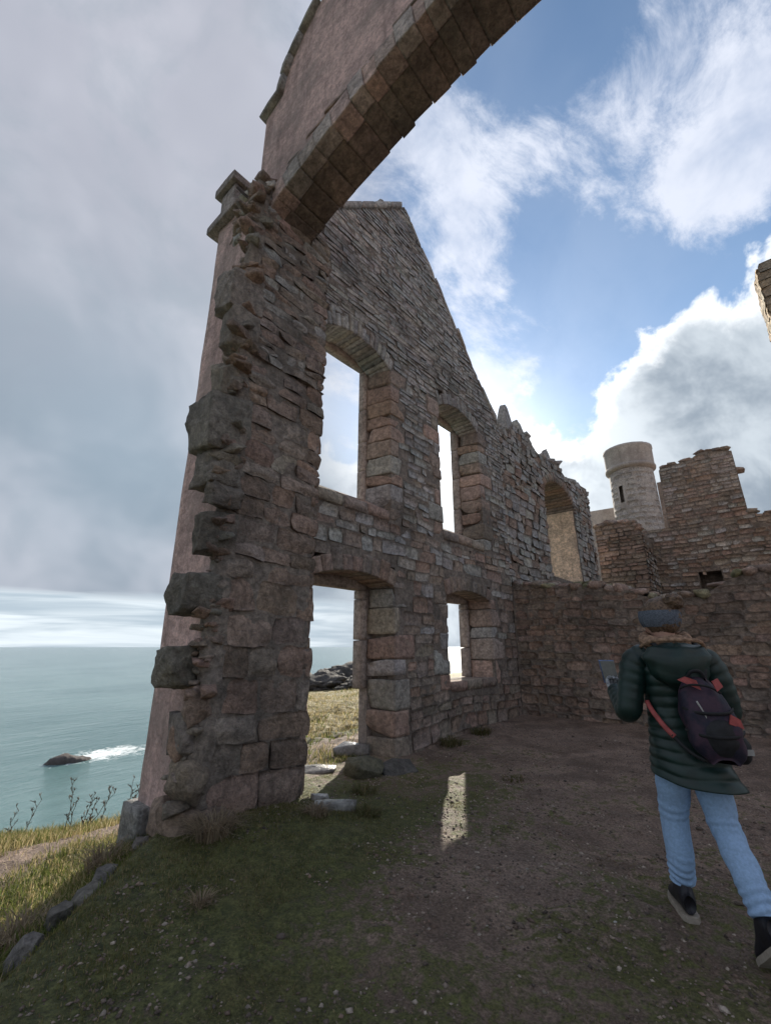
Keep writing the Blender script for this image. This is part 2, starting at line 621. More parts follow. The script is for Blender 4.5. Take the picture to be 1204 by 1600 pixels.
def simple_mat(name, color, rough=.7, noise=0.0, scale=20, bump=0.0, spec=.4, metal=0.0, color2=None):
    t, b = principled(name)
    pos = t.n('ShaderNodeTexCoord').outputs['Object']
    n = t.noise(pos, scale, 5, .6)
    c = t.mix(t.ss(n, .35, .65), tuple(x * (1 - noise) for x in color), color2 or tuple(min(1, x * (1 + noise)) for x in color))
    t.put(b.inputs['Base Color'], c)
    t.put(b.inputs['Roughness'], rough)
    t.put(b.inputs['Specular IOR Level'], spec)
    t.put(b.inputs['Metallic'], metal)
    if bump:
        t.put(b.inputs['Normal'], t.n('ShaderNodeBump', {'Height': t.noise(pos, scale * 1.7, 4), 'Strength': bump, 'Distance': .01}))
    return MATS[name]


def ground_mat():
    t, b = principled('mud_and_turf')
    pos = t.n('ShaderNodeNewGeometry').outputs['Position']
    at = t.n('ShaderNodeSeparateColor', {0: t.n('ShaderNodeVertexColor', layer_name='tint').outputs[0]})
    moss, dry, rocky = at.outputs
    n1 = t.noise(pos, 2.2, 6, .62, .5)
    n2 = t.noise(pos, 13.0, 7, .68, .3)
    n3 = t.noise(pos, 60.0, 5, .7)
    n4 = t.noise(pos, .8, 4, .6)
    mud = t.mix(t.ss(n1, .32, .68), (.165, .118, .090), (.345, .255, .202))
    mud = t.mix(t.m('MULTIPLY', t.ss(n4, .45, .7), .55), mud, (.33, .25, .205))
    mud = t.mix(t.m('MULTIPLY', t.ss(n2, .52, .68), .6), mud, (.085, .064, .054))
    vor = t.n('ShaderNodeTexVoronoi', {'Vector': t.vec('ADD', pos, t.vec('SCALE', t.noise(pos, 9, 3, .5, 0, True), s=.06)), 'Scale': 34.0})
    mud = t.mix(t.m('MULTIPLY', t.m('SUBTRACT', 1.0, t.ss(vor.outputs['Distance'], .10, .26)), t.m('MULTIPLY', t.ss(n2, .40, .62), .55)), mud, (.40, .335, .29))
    grn = t.mix(t.ss(n2, .35, .68), (.055, .066, .022), (.16, .165, .058))
    grn = t.mix(t.m('MULTIPLY', t.ss(n1, .45, .7), .5), grn, (.13, .115, .05))
    mm = t.ss(t.m('ADD', moss, t.m('MULTIPLY', t.m('SUBTRACT', t.m('ADD', t.m('MULTIPLY', n1, .6), t.m('MULTIPLY', n2, .7)), .65), 1.9)), .36, .66)
    c = t.mix(mm, mud, grn)
    dr = t.mix(t.ss(n2, .3, .7), (.14, .115, .045), (.36, .29, .13))
    c = t.mix(t.ss(t.m('ADD', dry, t.m('MULTIPLY', t.m('SUBTRACT', n1, .5), 1.2)), .38, .72), c, dr)
    rk = t.mix(t.ss(n2, .3, .7), (.035, .032, .033), (.11, .10, .095))
    c = t.mix(t.ss(t.m('ADD', rocky, t.m('MULTIPLY', t.m('SUBTRACT', n1, .5), .8)), .4, .62), c, rk)
    c = t.mix(1.0, c, t.mix(t.ss(n3, .3, .7), (.55, .54, .53), (1.45, 1.45, 1.45)), 'MULTIPLY')
    t.put(b.inputs['Base Color'], c)
    t.put(b.inputs['Roughness'], t.m('ADD', .62, t.m('MULTIPLY', n1, .35)))
    t.put(b.inputs['Specular IOR Level'], .35)
    hgt = t.m('ADD', t.m('MULTIPLY', n2, 1.0), t.m('MULTIPLY', n3, .35))
    t.put(b.inputs['Normal'], t.n('ShaderNodeBump', {'Height': hgt, 'Strength': 1.0, 'Distance': .06}))
    return MATS['mud_and_turf']


def sea_mat():
    t, b = principled('sea_water')
    pos = t.n('ShaderNodeNewGeometry').outputs['Position']
    # swell runs towards the land: stretch noise along the crests
    c, s = math.cos(R(12)), math.sin(R(12))
    sep = t.n('ShaderNodeSeparateXYZ', {0: pos})
    a = t.m('ADD', t.m('MULTIPLY', sep.outputs[0], c), t.m('MULTIPLY', sep.outputs[1], s))
    bb = t.m('ADD', t.m('MULTIPLY', sep.outputs[0], -s), t.m('MULTIPLY', sep.outputs[1], c))
    w = t.xyz(a, t.m('MULTIPLY', bb, .35), 0)
    n1 = t.noise(w, .22, 8, .66, .4)
    n2 = t.noise(pos, .012, 5, .55)
    n3 = t.noise(w, .05, 5, .6)
    col = t.mix(t.ss(n2, .35, .65), (.070, .150, .150), (.125, .215, .212))
    col = t.mix(t.m('MULTIPLY', t.ss(n1, .60, .76), .35), col, (.35, .45, .45))
    # foam round the skerry
    sa = t.n('ShaderNodeSeparateXYZ', {0: t.vec('SUBTRACT', pos, (-138, 50, -25))})
    al = t.m('ADD', t.m('MULTIPLY', sa.outputs[0], -.10), t.m('MULTIPLY', sa.outputs[1], .995))
    ac = t.m('ADD', t.m('MULTIPLY', sa.outputs[0], .995), t.m('MULTIPLY', sa.outputs[1], .10))
    q = t.m('ADD', t.m('POWER', t.m('DIVIDE', al, 13.0), 2), t.m('POWER', t.m('DIVIDE', ac, 9.0), 2))
    fm = t.m('EXPONENT', t.m('MULTIPLY', q, -1.0))
    fn = t.noise(t.vec('MULTIPLY', pos, (1.0, .6, 1)), .55, 9, .72, 1.2)
    foam = t.ss(t.m('ADD', fn, t.m('MULTIPLY', fm, .34)), .66, .84)
    foam = t.m('MULTIPLY', foam, t.ss(fm, .04, .4))
    col = t.mix(foam, col, (.80, .84, .85))
    t.put(b.inputs['Base Color'], col)
    t.put(b.inputs['Roughness'], t.m('ADD', .16, t.m('MULTIPLY', foam, .6)))
    t.put(b.inputs['IOR'], 1.33)
    hgt = t.m('ADD', t.m('MULTIPLY', n1, 1.0), t.m('MULTIPLY', n3, 1.5))
    t.put(b.inputs['Normal'], t.n('ShaderNodeBump', {'Height': hgt, 'Strength': .55, 'Distance': 1.3}))
    return MATS['sea_water']


def leaf_mat(name, trans=.45):
    t, b = principled(name)
    c = t.n('ShaderNodeVertexColor', layer_name='tint').outputs[0]
    t.put(b.inputs['Base Color'], c)
    t.put(b.inputs['Roughness'], .65)
    t.put(b.inputs['Specular IOR Level'], .25)
    tr = t.n('ShaderNodeBsdfTranslucent', {'Color': c})
    mx = t.n('ShaderNodeMixShader', {0: trans, 1: b.outputs[0], 2: tr.outputs[0]})
    out = [n for n in t.t.nodes if n.type == 'OUTPUT_MATERIAL'][0]
    t.put(out.inputs['Surface'], mx)
    return MATS[name]


M_GROUND, M_SEA, M_GRASS = ground_mat(), sea_mat(), leaf_mat('grass_blade')

# ------------------------------------------------------------------ terrain
COAST = np.array([(-14, -300), (-12, -60), (-9.6, -8), (-9.3, 0), (-8.9, 2.0), (-8.4, 2.75), (-7.9, 3.35), (-8.4, 4.4), (-11, 6.7), (-16, 10.7),
                  (-22, 16), (-27, 22), (-30, 30), (-26, 36), (-17, 40), (-14, 60), (-10, 300)], float)
LANDP = np.vstack([COAST, [(400, 300), (400, -300)]])


def in_poly(x, y, poly):
    ins = np.zeros(x.shape, bool)
    j = len(poly) - 1
    for i in range(len(poly)):
        xi, yi = poly[i]
        xj, yj = poly[j]
        c = ((yi > y) != (yj > y)) & (x < (xj - xi) * (y - yi) / (yj - yi + 1e-12) + xi)
        ins ^= c
        j = i
    return ins


def poly_dist(x, y, line):
    d = np.full(x.shape, 1e9)
    for (ax, ay), (bx, by) in zip(line[:-1], line[1:]):
        dx, dy = bx - ax, by - ay
        t = np.clip(((x - ax) * dx + (y - ay) * dy) / (dx * dx + dy * dy), 0, 1)
        d = np.minimum(d, np.hypot(x - ax - t * dx, y - ay - t * dy))
    return d


def outside(x, y):
    """distance outside the ruined bay / gable line, and weight of the flat ground beyond the doorway"""
    dv = ((x + 4.12) * -1.0 + (y - 2.02) * -0.96) / 1.386
    dv = np.where(y < 2.6, dv, np.minimum(dv, -1))
    dw = -4.62 - x
    return np.maximum(dv, dw), sst(y, 3.0, 4.8)


def ground_z(x, y, fine=True):
    x, y = np.asarray(x, float), np.asarray(y, float)
    sh = x.shape
    x, y = x.ravel(), y.ravel()
    P = np.stack([x, y, np.zeros_like(x)], 1)
    d, w = outside(x, y)
    z = .13 * sst(y, 5.5, 9.5) + .035 * fbm(P * .9, 11, 3)
    drop = (1 - w) * (.16 * sst(d, 0, .12) + .36 * sst(d, .05, 1.3))
    drop = drop + np.maximum(d - .4, 0) * (.105 * (1 - w) + .050 * w)
    z = z - np.minimum(drop, 3.0)
    # bank against the pier foot, threshold hump
    z = z + .10 * np.exp(-(((x + 3.45) / .6) ** 2 + ((y - 2.5) / .7) ** 2))
    out = sst(d, .2, 1.0)
    z = z + out * (.10 * fbm(P * .8 + 7, 23, 3) + w * .16 * np.abs(fbm(P * 1.1 + 3, 29, 3))) * sst(np.hypot(x + 4.9, y - 2.1), .3, 2)
    if fine:
        z = z + .024 * fbm(P * 3.6, 5, 3) + .017 * fbm(P * 9, 6, 3) * (1 + out)
    land = in_poly(x, y, LANDP)
    dc = poly_dist(x, y, COAST)
    dc = np.where(land, -dc, dc)
    z = z - .22 * sst(dc, -1.6, 0) - np.where(dc > 0, np.minimum(dc * 3.2, 27), 0)
    return z.reshape(sh)


def axis(lo, d0, d1, hi, step, n):
    a = d0 - (np.linspace(0, 1, n)[1:] ** 2.6 * (d0 - lo))
    b = d1 + (np.linspace(0, 1, n)[1:] ** 2.6 * (hi - d1))
    return np.concatenate([a[::-1], np.arange(d0, d1, step), b])


gx, gy = axis(-300, -9.6, 1.6, 300, .042, 46), axis(-250, -.3, 9.8, 250, .042, 52)
GX, GY = np.meshgrid(gx, gy, indexing='ij')
GZ = ground_z(GX, GY)
gv = np.stack([GX.ravel(), GY.ravel(), GZ.ravel()], 1)
gd, gw = outside(gv[:, 0], gv[:, 1])
P0 = np.column_stack([gv[:, 0], gv[:, 1], np.zeros(len(gv))])
lown = fbm(P0 * .55, 41, 3)


def moss_field(x, y):
    """where turf grows inside the ruin: thick by the pier and along the old footing, thin towards the middle"""
    px_, _ = project(np.stack([x, y, np.zeros_like(x)], 1))
    q = np.stack([x, y, np.zeros_like(x)], 1)
    dpier = np.hypot(x + 3.6, (y - 1.9))
    m = .98 - .34 * sst(dpier, .6, 2.6) - .30 * sst(dpier, 2.0, 4.4)
    m = m - .32 * np.exp(-(((x + 1.7) / .8) ** 2 + ((y - 2.9) / 1.3) ** 2))
    m = m + .02 + .10 * np.exp(-(((x + .35) / .7) ** 2 + ((y - 2.2) / .9) ** 2))
    m = m - .35 * sst(y, 6.2, 8.0)
    return m + .22 * fbm(q * .9, 55, 3)


moss = moss_field(gv[:, 0], gv[:, 1])
outm = sst(gd, .02, .3)
track = np.exp(-((gd - 2.0 - .25 * lown) / .42) ** 2) * (1 - gw) + .75 * np.exp(-((gd - .9) / .7) ** 2) * gw
moss = moss * (1 - outm) + outm * (.85 - 1.1 * track)
dry = outm * np.clip(.38 + .45 * sst(gd, 1.3, 3.2) + .5 * lown - 1.2 * track, 0, 1)
dry = np.where(gd > .02, dry, 0)
land = in_poly(gv[:, 0], gv[:, 1], LANDP)
dcst = poly_dist(gv[:, 0], gv[:, 1], COAST) * np.where(land, -1, 1)
rocky = sst(dcst, -.3, .8) + sst(np.hypot(gv[:, 0] + 22, gv[:, 1] - 21), 9, 5) * .9
g = mesh_obj('ground', gv, grid_faces(len(gx) - 1, len(gy) - 1), M_GROUND, None, np.stack([np.clip(moss, 0, 1), dry, np.clip(rocky, 0, 1)], 1), True)
tag(g, kind='structure')

sea = mesh_obj('sea', [(-60000, -60000, -25), (60000, -60000, -25), (60000, 60000, -25), (-60000, 60000, -25)], [(0, 1, 2, 3)], M_SEA)
tag(sea, kind='structure')

# ------------------------------------------------------------------ wall core: prisms between breakpoints
def core(name, mat, parent, axis_, t0, t1, u0, u1, top, z0, holes=(), bottom=None, extra=(), step=None):
    br = {u0, u1, *extra}
    for h in holes:
        br |= {h[0], h[1]}
    br = [b for b in br if u0 <= b <= u1]
    if step:
        br += list(np.arange(u0, u1, step))
    br = sorted(set(np.round(br, 4)))
    vs, fs = [], []
    for a, b in zip(br[:-1], br[1:]):
        m = (a + b) / 2
        base = (bottom(a), bottom(b)) if bottom else (z0, z0)
        iv = [(base, (top(a), top(b)))]
        for h in holes:
            if h[0] < m < h[1]:
                nv = []
                for lo, hi in iv:
                    if max(lo) < h[2] and h[2] < min(hi):
                        nv.append((lo, (h[2], h[2])))
                    if h[3] < max(hi):
                        nv.append(((max(h[3], lo[0]), max(h[3], lo[1])), hi))
                    if h[2] >= min(hi):
                        nv.append((lo, hi))
                iv = nv
        for lo, hi in iv:
            k = len(vs)
            for u, q in ((a, 0), (b, 1)):
                for t in (t0, t1):
                    for z in (lo[q], hi[q]):
                        vs.append((t, u, z) if axis_ == 'X' else (u, t, z))
            fs += [(k, k + 1, k + 3, k + 2), (k + 4, k + 6, k + 7, k + 5), (k, k + 4, k + 5, k + 1), (k + 2, k + 3, k + 7, k + 6), (k, k + 2, k + 6, k + 4), (k + 1, k + 5, k + 7, k + 3)]
    return mesh_obj(name, vs, fs, mat, parent)


GREY = [(.345, .33, .325), (.375, .356, .347), (.32, .308, .305), (.39, .366, .35), (.295, .287, .283), (.35, .32, .305)]
BROWN = [(.275, .212, .182), (.295, .216, .18), (.25, .20, .175), (.305, .222, .187), (.27, .22, .195), (.295, .247, .217)]
REDB = [(.36, .258, .225), (.38, .268, .232), (.33, .245, .215), (.37, .295, .265)]
DARK = [(.215, .168, .142), (.24, .175, .144), (.20, .162, .14), (.255, .184, .15), (.23, .188, .162)]


def mixpal(rng, z, lo, hi, pa, pb):
    return pick(rng, pb if rng.random() < (z - lo) / (hi - lo) else pa)


# ------------------------------------------------------------------ gable wall (runs along Y, inner face at X = -4.27)
XI, XO, XM = -4.27, -4.9, -4.74
gable = thing('gable_wall', (-4.6, 5.7, 0), 'tall grey rubble gable wall pierced by two storeys of openings to the sea', 'wall')


def gable_top(y):
    return 10.45 - (5.63 - y) * .975 if y < 5.63 else 10.45 - (y - 5.63) * 1.026


OPEN = {  # inner y0, y1, sill, spring, crown ; outer y0, y1, sill, head
    'u1': (3.58, 5.12, 3.50, 6.10, 6.34, 3.68, 5.015, 3.77, 6.27),
    'u2': (6.64, 8.18, 3.50, 6.10, 6.34, 6.76, 8.08, 3.77, 6.27),
    'd1': (3.60, 5.20, -.40, 2.32, 2.46, 3.70, 4.995, -.40, 2.29),
    'd2': (6.68, 8.27, .89, 2.32, 2.46, 6.78, 8.10, .88, 2.29)}
rng = random.Random(5)
gst, rects = [], []
for key, (y0, y1, zs, zp, zc, oy0, oy1, os_, oh) in OPEN.items():
    # jamb blocks, both sides
    for side, ye in ((-1, y0), (1, y1)):
        z = zs - .12
        k = 0
        while z < zp + .02:
            h = rng.uniform(.18, .46)
            h = min(h, zp + .06 - z) if zp + .06 - z > .1 else .1
            w = rng.choice((.5, .4, .36)) if k % 2 else rng.choice((.2, .26, .3))
            w *= rng.uniform(.85, 1.15)
            spl = .085
            a, b = (ye, ye + w) if side > 0 else (ye - w, ye)
            rects.append((a - .01, b + .01, z, z + h))
            pr = rng.uniform(-.002, .010)
            ja = -spl if side > 0 else 0
            jb = spl if side < 0 else 0
            c8 = [(XM, a + ja, z), (XI + pr, a, z), (XM, b + jb, z), (XI + pr, b, z), (XM, a + ja, z + h - .012), (XI + pr, a, z + h - .012), (XM, b + jb, z + h - .012), (XI + pr, b, z + h - .012)]
            pal = REDB + BROWN if rng.random() < .65 else GREY[:3] + BROWN
            gst.append(hexa(c8, (5, 4, 4), rng.randrange(9999), .011, .08, pick(rng, pal), 7, 'jamb_stone', 2))
            z += h
            k += 1
    # rear arch voussoirs
    c_, hw = (y0 + y1) / 2, (y1 - y0) / 2
    nst = 17 if key[0] == 'u' else 9
    ang = lambda s: c_ + s * (hw + .02)
    zz = lambda s: zp + (zc - zp) * (1 - s * s)
    for i in range(nst):
        s0, s1 = -1 + 2 * i / nst + .002, -1 + 2 * (i + 1) / nst - .002
        t = rng.uniform(.18, .34) if key[0] == 'u' else rng.uniform(.20, .32)
        f0, f1 = .16 * s0, .16 * s1
        pr = rng.uniform(0, .012)
        c8 = []
        for (s, ff, up) in ((s0, f0, 0), (s1, f1, 0), (s0, f0, 1), (s1, f1, 1)):
            yy, zq = ang(s) + up * ff * t * 2.2, zz(s) + up * t
            c8.append((yy, zq))
        lst = []
        for up in (0, 1):
            for si in (0, 1):
                yy, zq = c8[up * 2 + si]
                lst += [(XM, yy, zq), (XI + pr, yy, zq)]
        gst.append(hexa(lst, (3, 2, 3), rng.randrange(9999), .008, .1, pick(rng, GREY if key[0] == 'u' else BROWN), 8, 'voussoir'))
    # sill slab
    if key != 'd1':
        for i in range(3):
            a, b = y0 + (y1 - y0) * i / 3, y0 + (y1 - y0) * (i + 1) / 3 - .01
            zo = os_
            c8 = [(XM, a, zs - .16), (XI + .02, a, zs - .16), (XM, b, zs - .16), (XI + .02, b, zs - .16), (XM, a, zo), (XI + .02, a, zs), (XM, b, zo), (XI + .02, b, zs)]
            gst.append(hexa(c8, (4, 4, 2), rng.randrange(9999), .012, .25, pick(rng, BROWN), 6, 'sill_stone'))
    # dressed outer frame
    fw = .15
    z = os_
    while z < oh - .01:
        h = min(rng.uniform(.5, .8), oh - z)
        for a, b, sd in ((oy0 - fw, oy0, -1), (oy1, oy1 + fw, 1)):
            if key == 'd1' and z < .98 - h * .5:
                if sd > 0:
                    continue
            gst.append(hexa(box8(XO - .02, XM - .004, a, b, z, z + h + .001), (2, 2, 3), rng.randrange(9999), .004, .12, np.array((.36, .30, .27)) * rng.uniform(.85, 1.1), 5, 'frame_stone'))
        z += h
    gst.append(hexa(box8(XO - .02, XM - .004, oy0 - fw, oy1 + fw, oh + .004, oh + .26), (2, 5, 2), rng.randrange(9999), .006, .12, (.33, .28, .25), 5, 'lintel'))
    if key[0] == 'u' or key == 'd2':
        gst.append(hexa(box8(XO - .06, XM - .004, oy0 - fw, oy1 + fw, os_ - .16, os_ - .004), (2, 5, 2), rng.randrange(9999), .006, .12, (.33, .28, .25), 5, 'outer_sill'))
RECT = np.array(rects)


def gable_free(y, z):
    ok = (y > 3.16) & (y < 9.34) & (z > -.2)
    top = np.where(y < 5.63, 10.45 - (5.63 - y) * .975, 10.45 - (y - 5.63) * 1.026) - .02
    ok &= z < top
    for key, (y0, y1, zs, zp, zc, *_r) in OPEN.items():
        c_, hw = (y0 + y1) / 2, (y1 - y0) / 2
        s = (y - c_) / (hw + .06)
        ok &= ~((np.abs(s) < 1) & (z > zs - .14) & (z < zp + (zc - zp) * (1 - s * s) + .31))
    for a, b, c, d in RECT:
        ok &= ~((y > a) & (y < b) & (z > c - .005) & (z < d - .005))
    return ok


fm_gable = lambda u, v, h: np.stack([XI + h, u, v], 1)
for zlo, zhi, hr, wr in ((-.2, 3.0, (.12, .26), (.20, .50)), (3.0, 6.2, (.07, .17), (.18, .46)), (6.2, 10.45, (.055, .13), (.18, .48))):
    for q in lay_courses(gable_free, 3.16, 9.34, zlo, zhi, hr, wr, int(zlo * 7) + 40, gap=.008, warp=.04):
        zc_ = np.mean([p[1] for p in q])
        big = zc_ < 3.2
        gst.append(face_stone(fm_gable, q, rng.uniform(.0, .020), .06, 4 if big else 3, 3 if big else 2, rng.randrange(99999),
                              mixpal(rng, zc_, .5, 5.4, BROWN, GREY), .012, .4))
# coping along the two slopes
for lo, hi, sgn in ((2.2, 5.5, -1), (5.7, 9.2, 1)):
    y = lo
    while y < hi:
        L = rng.uniform(.30, .55) if sgn < 0 else rng.uniform(.16, .42)
        y2 = min(y + L, hi)
        t = .10 if sgn < 0 else rng.uniform(.05, .16)
        za, zb = gable_top(y), gable_top(y2 - .01)
        o = rng.uniform(-.02, .03) if sgn > 0 else 0
        xo = XI + (.05 if sgn < 0 else rng.uniform(-.02, .05))
        c8 = [(XO - .05, y, za - .05), (xo, y, za - .05), (XO - .05, y2 - .01, zb - .05), (xo, y2 - .01, zb - .05),
              (XO - .05, y, za + t + o), (xo, y, za + t + o), (XO - .05, y2 - .01, zb + t + o), (xo, y2 - .01, zb + t + o)]
        gst.append(hexa(c8, (3, 3, 2), rng.randrange(9999), .006 if sgn < 0 else .022, .2, pick(rng, GREY), 6, 'coping_stone'))
        y = y2
gst.append(hexa([(-4.8, 4.95, 10.0), (-4.3, 4.95, 10.0), (-4.8, 5.4, 10.0), (-4.3, 5.4, 10.0), (-4.6, 5.1, 10.34), (-4.5, 5.1, 10.34), (-4.6, 5.22, 10.36), (-4.5, 5.22, 10.36)], (3, 3, 3), 77, .012, .2, (.30, .28, .27), 6, 'finial_stump'))
finish(gable, gst, M_STONE)
ihole = [(v[0] - .03, v[1] + .03, v[2] - .10, v[4] + .16) for v in OPEN.values()]
ohole = [(v[5] - .13, v[6] + .13, v[7] - .14, v[8] + .24) for v in OPEN.values()]
core('mortar_core', M_MORTAR, gable, 'X', XM, XI - .008, 2.5, 9.30, lambda y: gable_top(y) - .02, -.6, ihole, extra=(5.63,))
core('outer_leaf', M_HARL2, gable, 'X', XO, XM, 2.2, 9.40, lambda y: gable_top(y) - .01, -1.2, ohole, extra=(5.63,))

# ------------------------------------------------------------------ arched wall (runs along X, crosses overhead)
YF, YB, YP = 2.30, 2.95, 2.12          # arch front, arch back, pier front
XR = -3.88                             # reveal of the pier
arch = thing('arched_wall', (-4.3, 2.6, -.2), 'broken pink harled corner pier carrying a wide flat arch overhead', 'wall')
ast = []
rng = random.Random(21)


def intr(x):
    return 7.42 - .57 * ((x + .6) / 3.28) ** 2


# pier reveal, coursed blocks
fm_rev = lambda u, v, h: np.stack([XR + h, u, v], 1)
rev_free = lambda y, z: (y > 2.17) & (y < 3.31)
for zlo, zhi, hr, wr, nn in ((-.35, 2.3, (.22, .36), (.30, .60), (11, 8)), (2.3, 4.6, (.14, .27), (.26, .55), (9, 6)), (4.6, 7.05, (.07, .16), (.22, .50), (7, 4))):
    for q in lay_courses(rev_free, 2.17, 3.31, zlo, zhi, hr, wr, int(zlo * 5) + 71, gap=.007, warp=.03):
        zc_ = np.mean([p[1] for p in q])
        c = pick(rng, DARK + BROWN if zc_ < 4.6 else BROWN + GREY[:2])
        ast.append(face_stone(fm_rev, q, rng.uniform(.0, .024), .11, *nn, rng.randrange(99999), c, .028, .3))
# back return of the pier
fm_back = lambda u, v, h: np.stack([u, 3.26 + h, v], 1)
for q in lay_courses(lambda x, z: (x > XI) & (x < XR + .01), XI, XR + .01, -.3, 7.0, (.14, .34), (.2, .42), 93, gap=.018):
    ast.append(face_stone(fm_back, q, rng.uniform(.005, .03), .06, 2, 2, rng.randrange(99999), pick(rng, BROWN), .012, .6))
# toothing stones left by the lost bay wall
TOOTH = [(-4.46, -3.87, 5.12, 5.66, 1.90), (-4.22, -3.86, 4.62, 5.14, 1.95), (-4.24, -3.87, 3.98, 4.40, 1.90), (-4.74, -3.84, 3.34, 3.98, 1.82),
         (-4.36, -3.86, 2.98, 3.36, 1.90), (-4.06, -3.84, 2.76, 3.06, 1.96), (-4.22, -3.86, 2.28, 2.70, 1.86), (-4.56, -3.88, 1.71, 2.09, 1.82),
         (-4.62, -4.02, 1.10, 1.47, 1.84), (-4.22, -3.92, .58, .88, 1.98)]
for i, (x0, x1, z0, z1, yf) in enumerate(TOOTH):
    rr = lambda s=.05: rng.uniform(-s, s)
    bx = np.array([(x + rr(), y + rr(.03), z + rr(.04)) for (x, y, z) in box8(x0 * yf / 1.97, x1, yf, 2.30, z0, z1)])
    r_ = np.random.RandomState(300 + i)
    ct, hf = bx.mean(0), (bx.max(0) - bx.min(0)) / 2
    keep_ = [ct + (p - ct) * r_.uniform(.78, 1.0, 3) for p in bx]
    for _ in range(14):
        q = r_.uniform(-1, 1, 3)
        q[r_.randint(3)] = r_.choice((-1, 1)) * r_.uniform(.88, 1.06)
        keep_.append(ct + q * hf * .98)
    ast.append(hull_stone(keep_, 300 + i, pick(rng, [(.20, .175, .155), (.21, .19, .17), (.18, .16, .145)]), 'toothing_stone', 3, .030, 6.0))
# broken arris between harling and reveal
for i in range(300):
    z = rng.uniform(-.15, 7.1)
    big = rng.random() < .22
    s = rng.uniform(.16, .30) if big else rng.uniform(.05, .14)
    low = max(0, 1 - z / 1.3)
    x = rng.uniform(-4.02 - .2 * low, -3.88)
    y = rng.uniform(2.05 - .06 * low, 2.18)
    ast.append(hull_rock((x, y, z), (s * rng.uniform(1.0, 1.7), s * .8, s * rng.uniform(.35, .7)), 900 + i, 5 if big else 3, .4,
                    pick(rng, DARK + [(.22, .20, .175), (.27, .19, .16)]), rng.uniform(0, 3), 'arris_rubble'))
# slumped foot of the pier
for i, (x, y, z, sx, sy, sz) in enumerate([(-3.98, 2.10, .36, .42, .30, .42), (-3.92, 2.10, .02, .50, .36, .40), (-4.16, 2.05, .08, .40, .26, .34), (-3.82, 2.26, .02, .36, .46, .34),
                                           (-4.30, 2.02, -.20, .42, .26, .26), (-4.06, 2.08, .66, .30, .22, .36), (-3.93, 2.10, .95, .26, .26, .34), (-4.02, 1.98, -.20, .46, .30, .28)]):
    ast.append(hull_rock((x, y, z), (sx, sy, sz), 1300 + i, 9, .4, pick(rng, DARK), rng.uniform(-.3, .3), 'foot_stone'))
# crumbling lime and hearting along the torn edge
zs0 = np.linspace(-.5, 7.15, 320)
ring_ = np.array([(-4.06, 2.16), (-4.03, 2.10), (-4.00, 2.09), (-3.96, 2.08), (-3.90, 2.10), (-3.87, 2.16), (-3.87, 2.26)])
cv = np.concatenate([np.column_stack([np.full(len(zs0), p[0]), np.full(len(zs0), p[1]), zs0]) for p in ring_])
cn = .05 * fbm(cv * 3.1, 71, 4) + .05 * (.4 - np.abs(fbm(cv * 6.5, 72, 3)))
cv[:, 1] -= cn * 1.2
cv[:, 0] += .05 * fbm(cv * 4.3, 73, 3)
mesh_obj('torn_edge', cv, grid_faces(len(ring_) - 1, len(zs0) - 1), M_MORTAR, arch)
# rubble around the springing of the arch
for i in range(70):
    s = rng.uniform(.10, .30)
    x, z = rng.uniform(-4.45, -3.92), rng.uniform(6.45, 7.35)
    ast.append(hull_rock((x, rng.uniform(2.16, 2.36), z), (s * 1.3, s, s * .6), 1500 + i, 3, .3, pick(rng, BROWN + GREY), rng.uniform(-.4, .4), 'arris_rubble'))
# voussoirs
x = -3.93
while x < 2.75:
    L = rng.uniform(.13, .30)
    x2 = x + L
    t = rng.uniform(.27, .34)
    for (yf, yb, pal_, nm) in ((YF - rng.uniform(.01, .035), YF + rng.uniform(.13, .24), [(.47, .345, .325), (.50, .37, .345), (.43, .33, .31), (.45, .39, .365)], 'voussoir'), (0, YB + rng.uniform(-.012, .022), [(.225, .178, .158), (.235, .182, .162), (.215, .172, .155)], 'soffit_stone')):  # soffit stones get a darker tint: underside shade put into their colour
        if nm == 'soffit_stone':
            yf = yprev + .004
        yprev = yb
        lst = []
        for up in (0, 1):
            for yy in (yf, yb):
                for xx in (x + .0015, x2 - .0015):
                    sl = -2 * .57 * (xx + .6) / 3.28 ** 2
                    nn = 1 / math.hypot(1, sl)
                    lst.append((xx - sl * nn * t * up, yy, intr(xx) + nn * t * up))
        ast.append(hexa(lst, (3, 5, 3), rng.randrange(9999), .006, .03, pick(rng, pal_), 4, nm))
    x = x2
# thin levelling slates above the voussoirs
x = -4.2
while x < 2.8:
    L = rng.uniform(.14, .38)
    for k in range(2):
        zz0 = intr(x + L / 2) + .32 + .075 * k
        t = rng.uniform(.045, .07)
        ast.append(hexa(box8(x, x + L - .01, YF - rng.uniform(-.005, .02), YF + .3, zz0, zz0 + t), (3, 2, 2), rng.randrange(9999), .010, .2, pick(rng, BROWN), 7, 'levelling_slate'))
    x += L
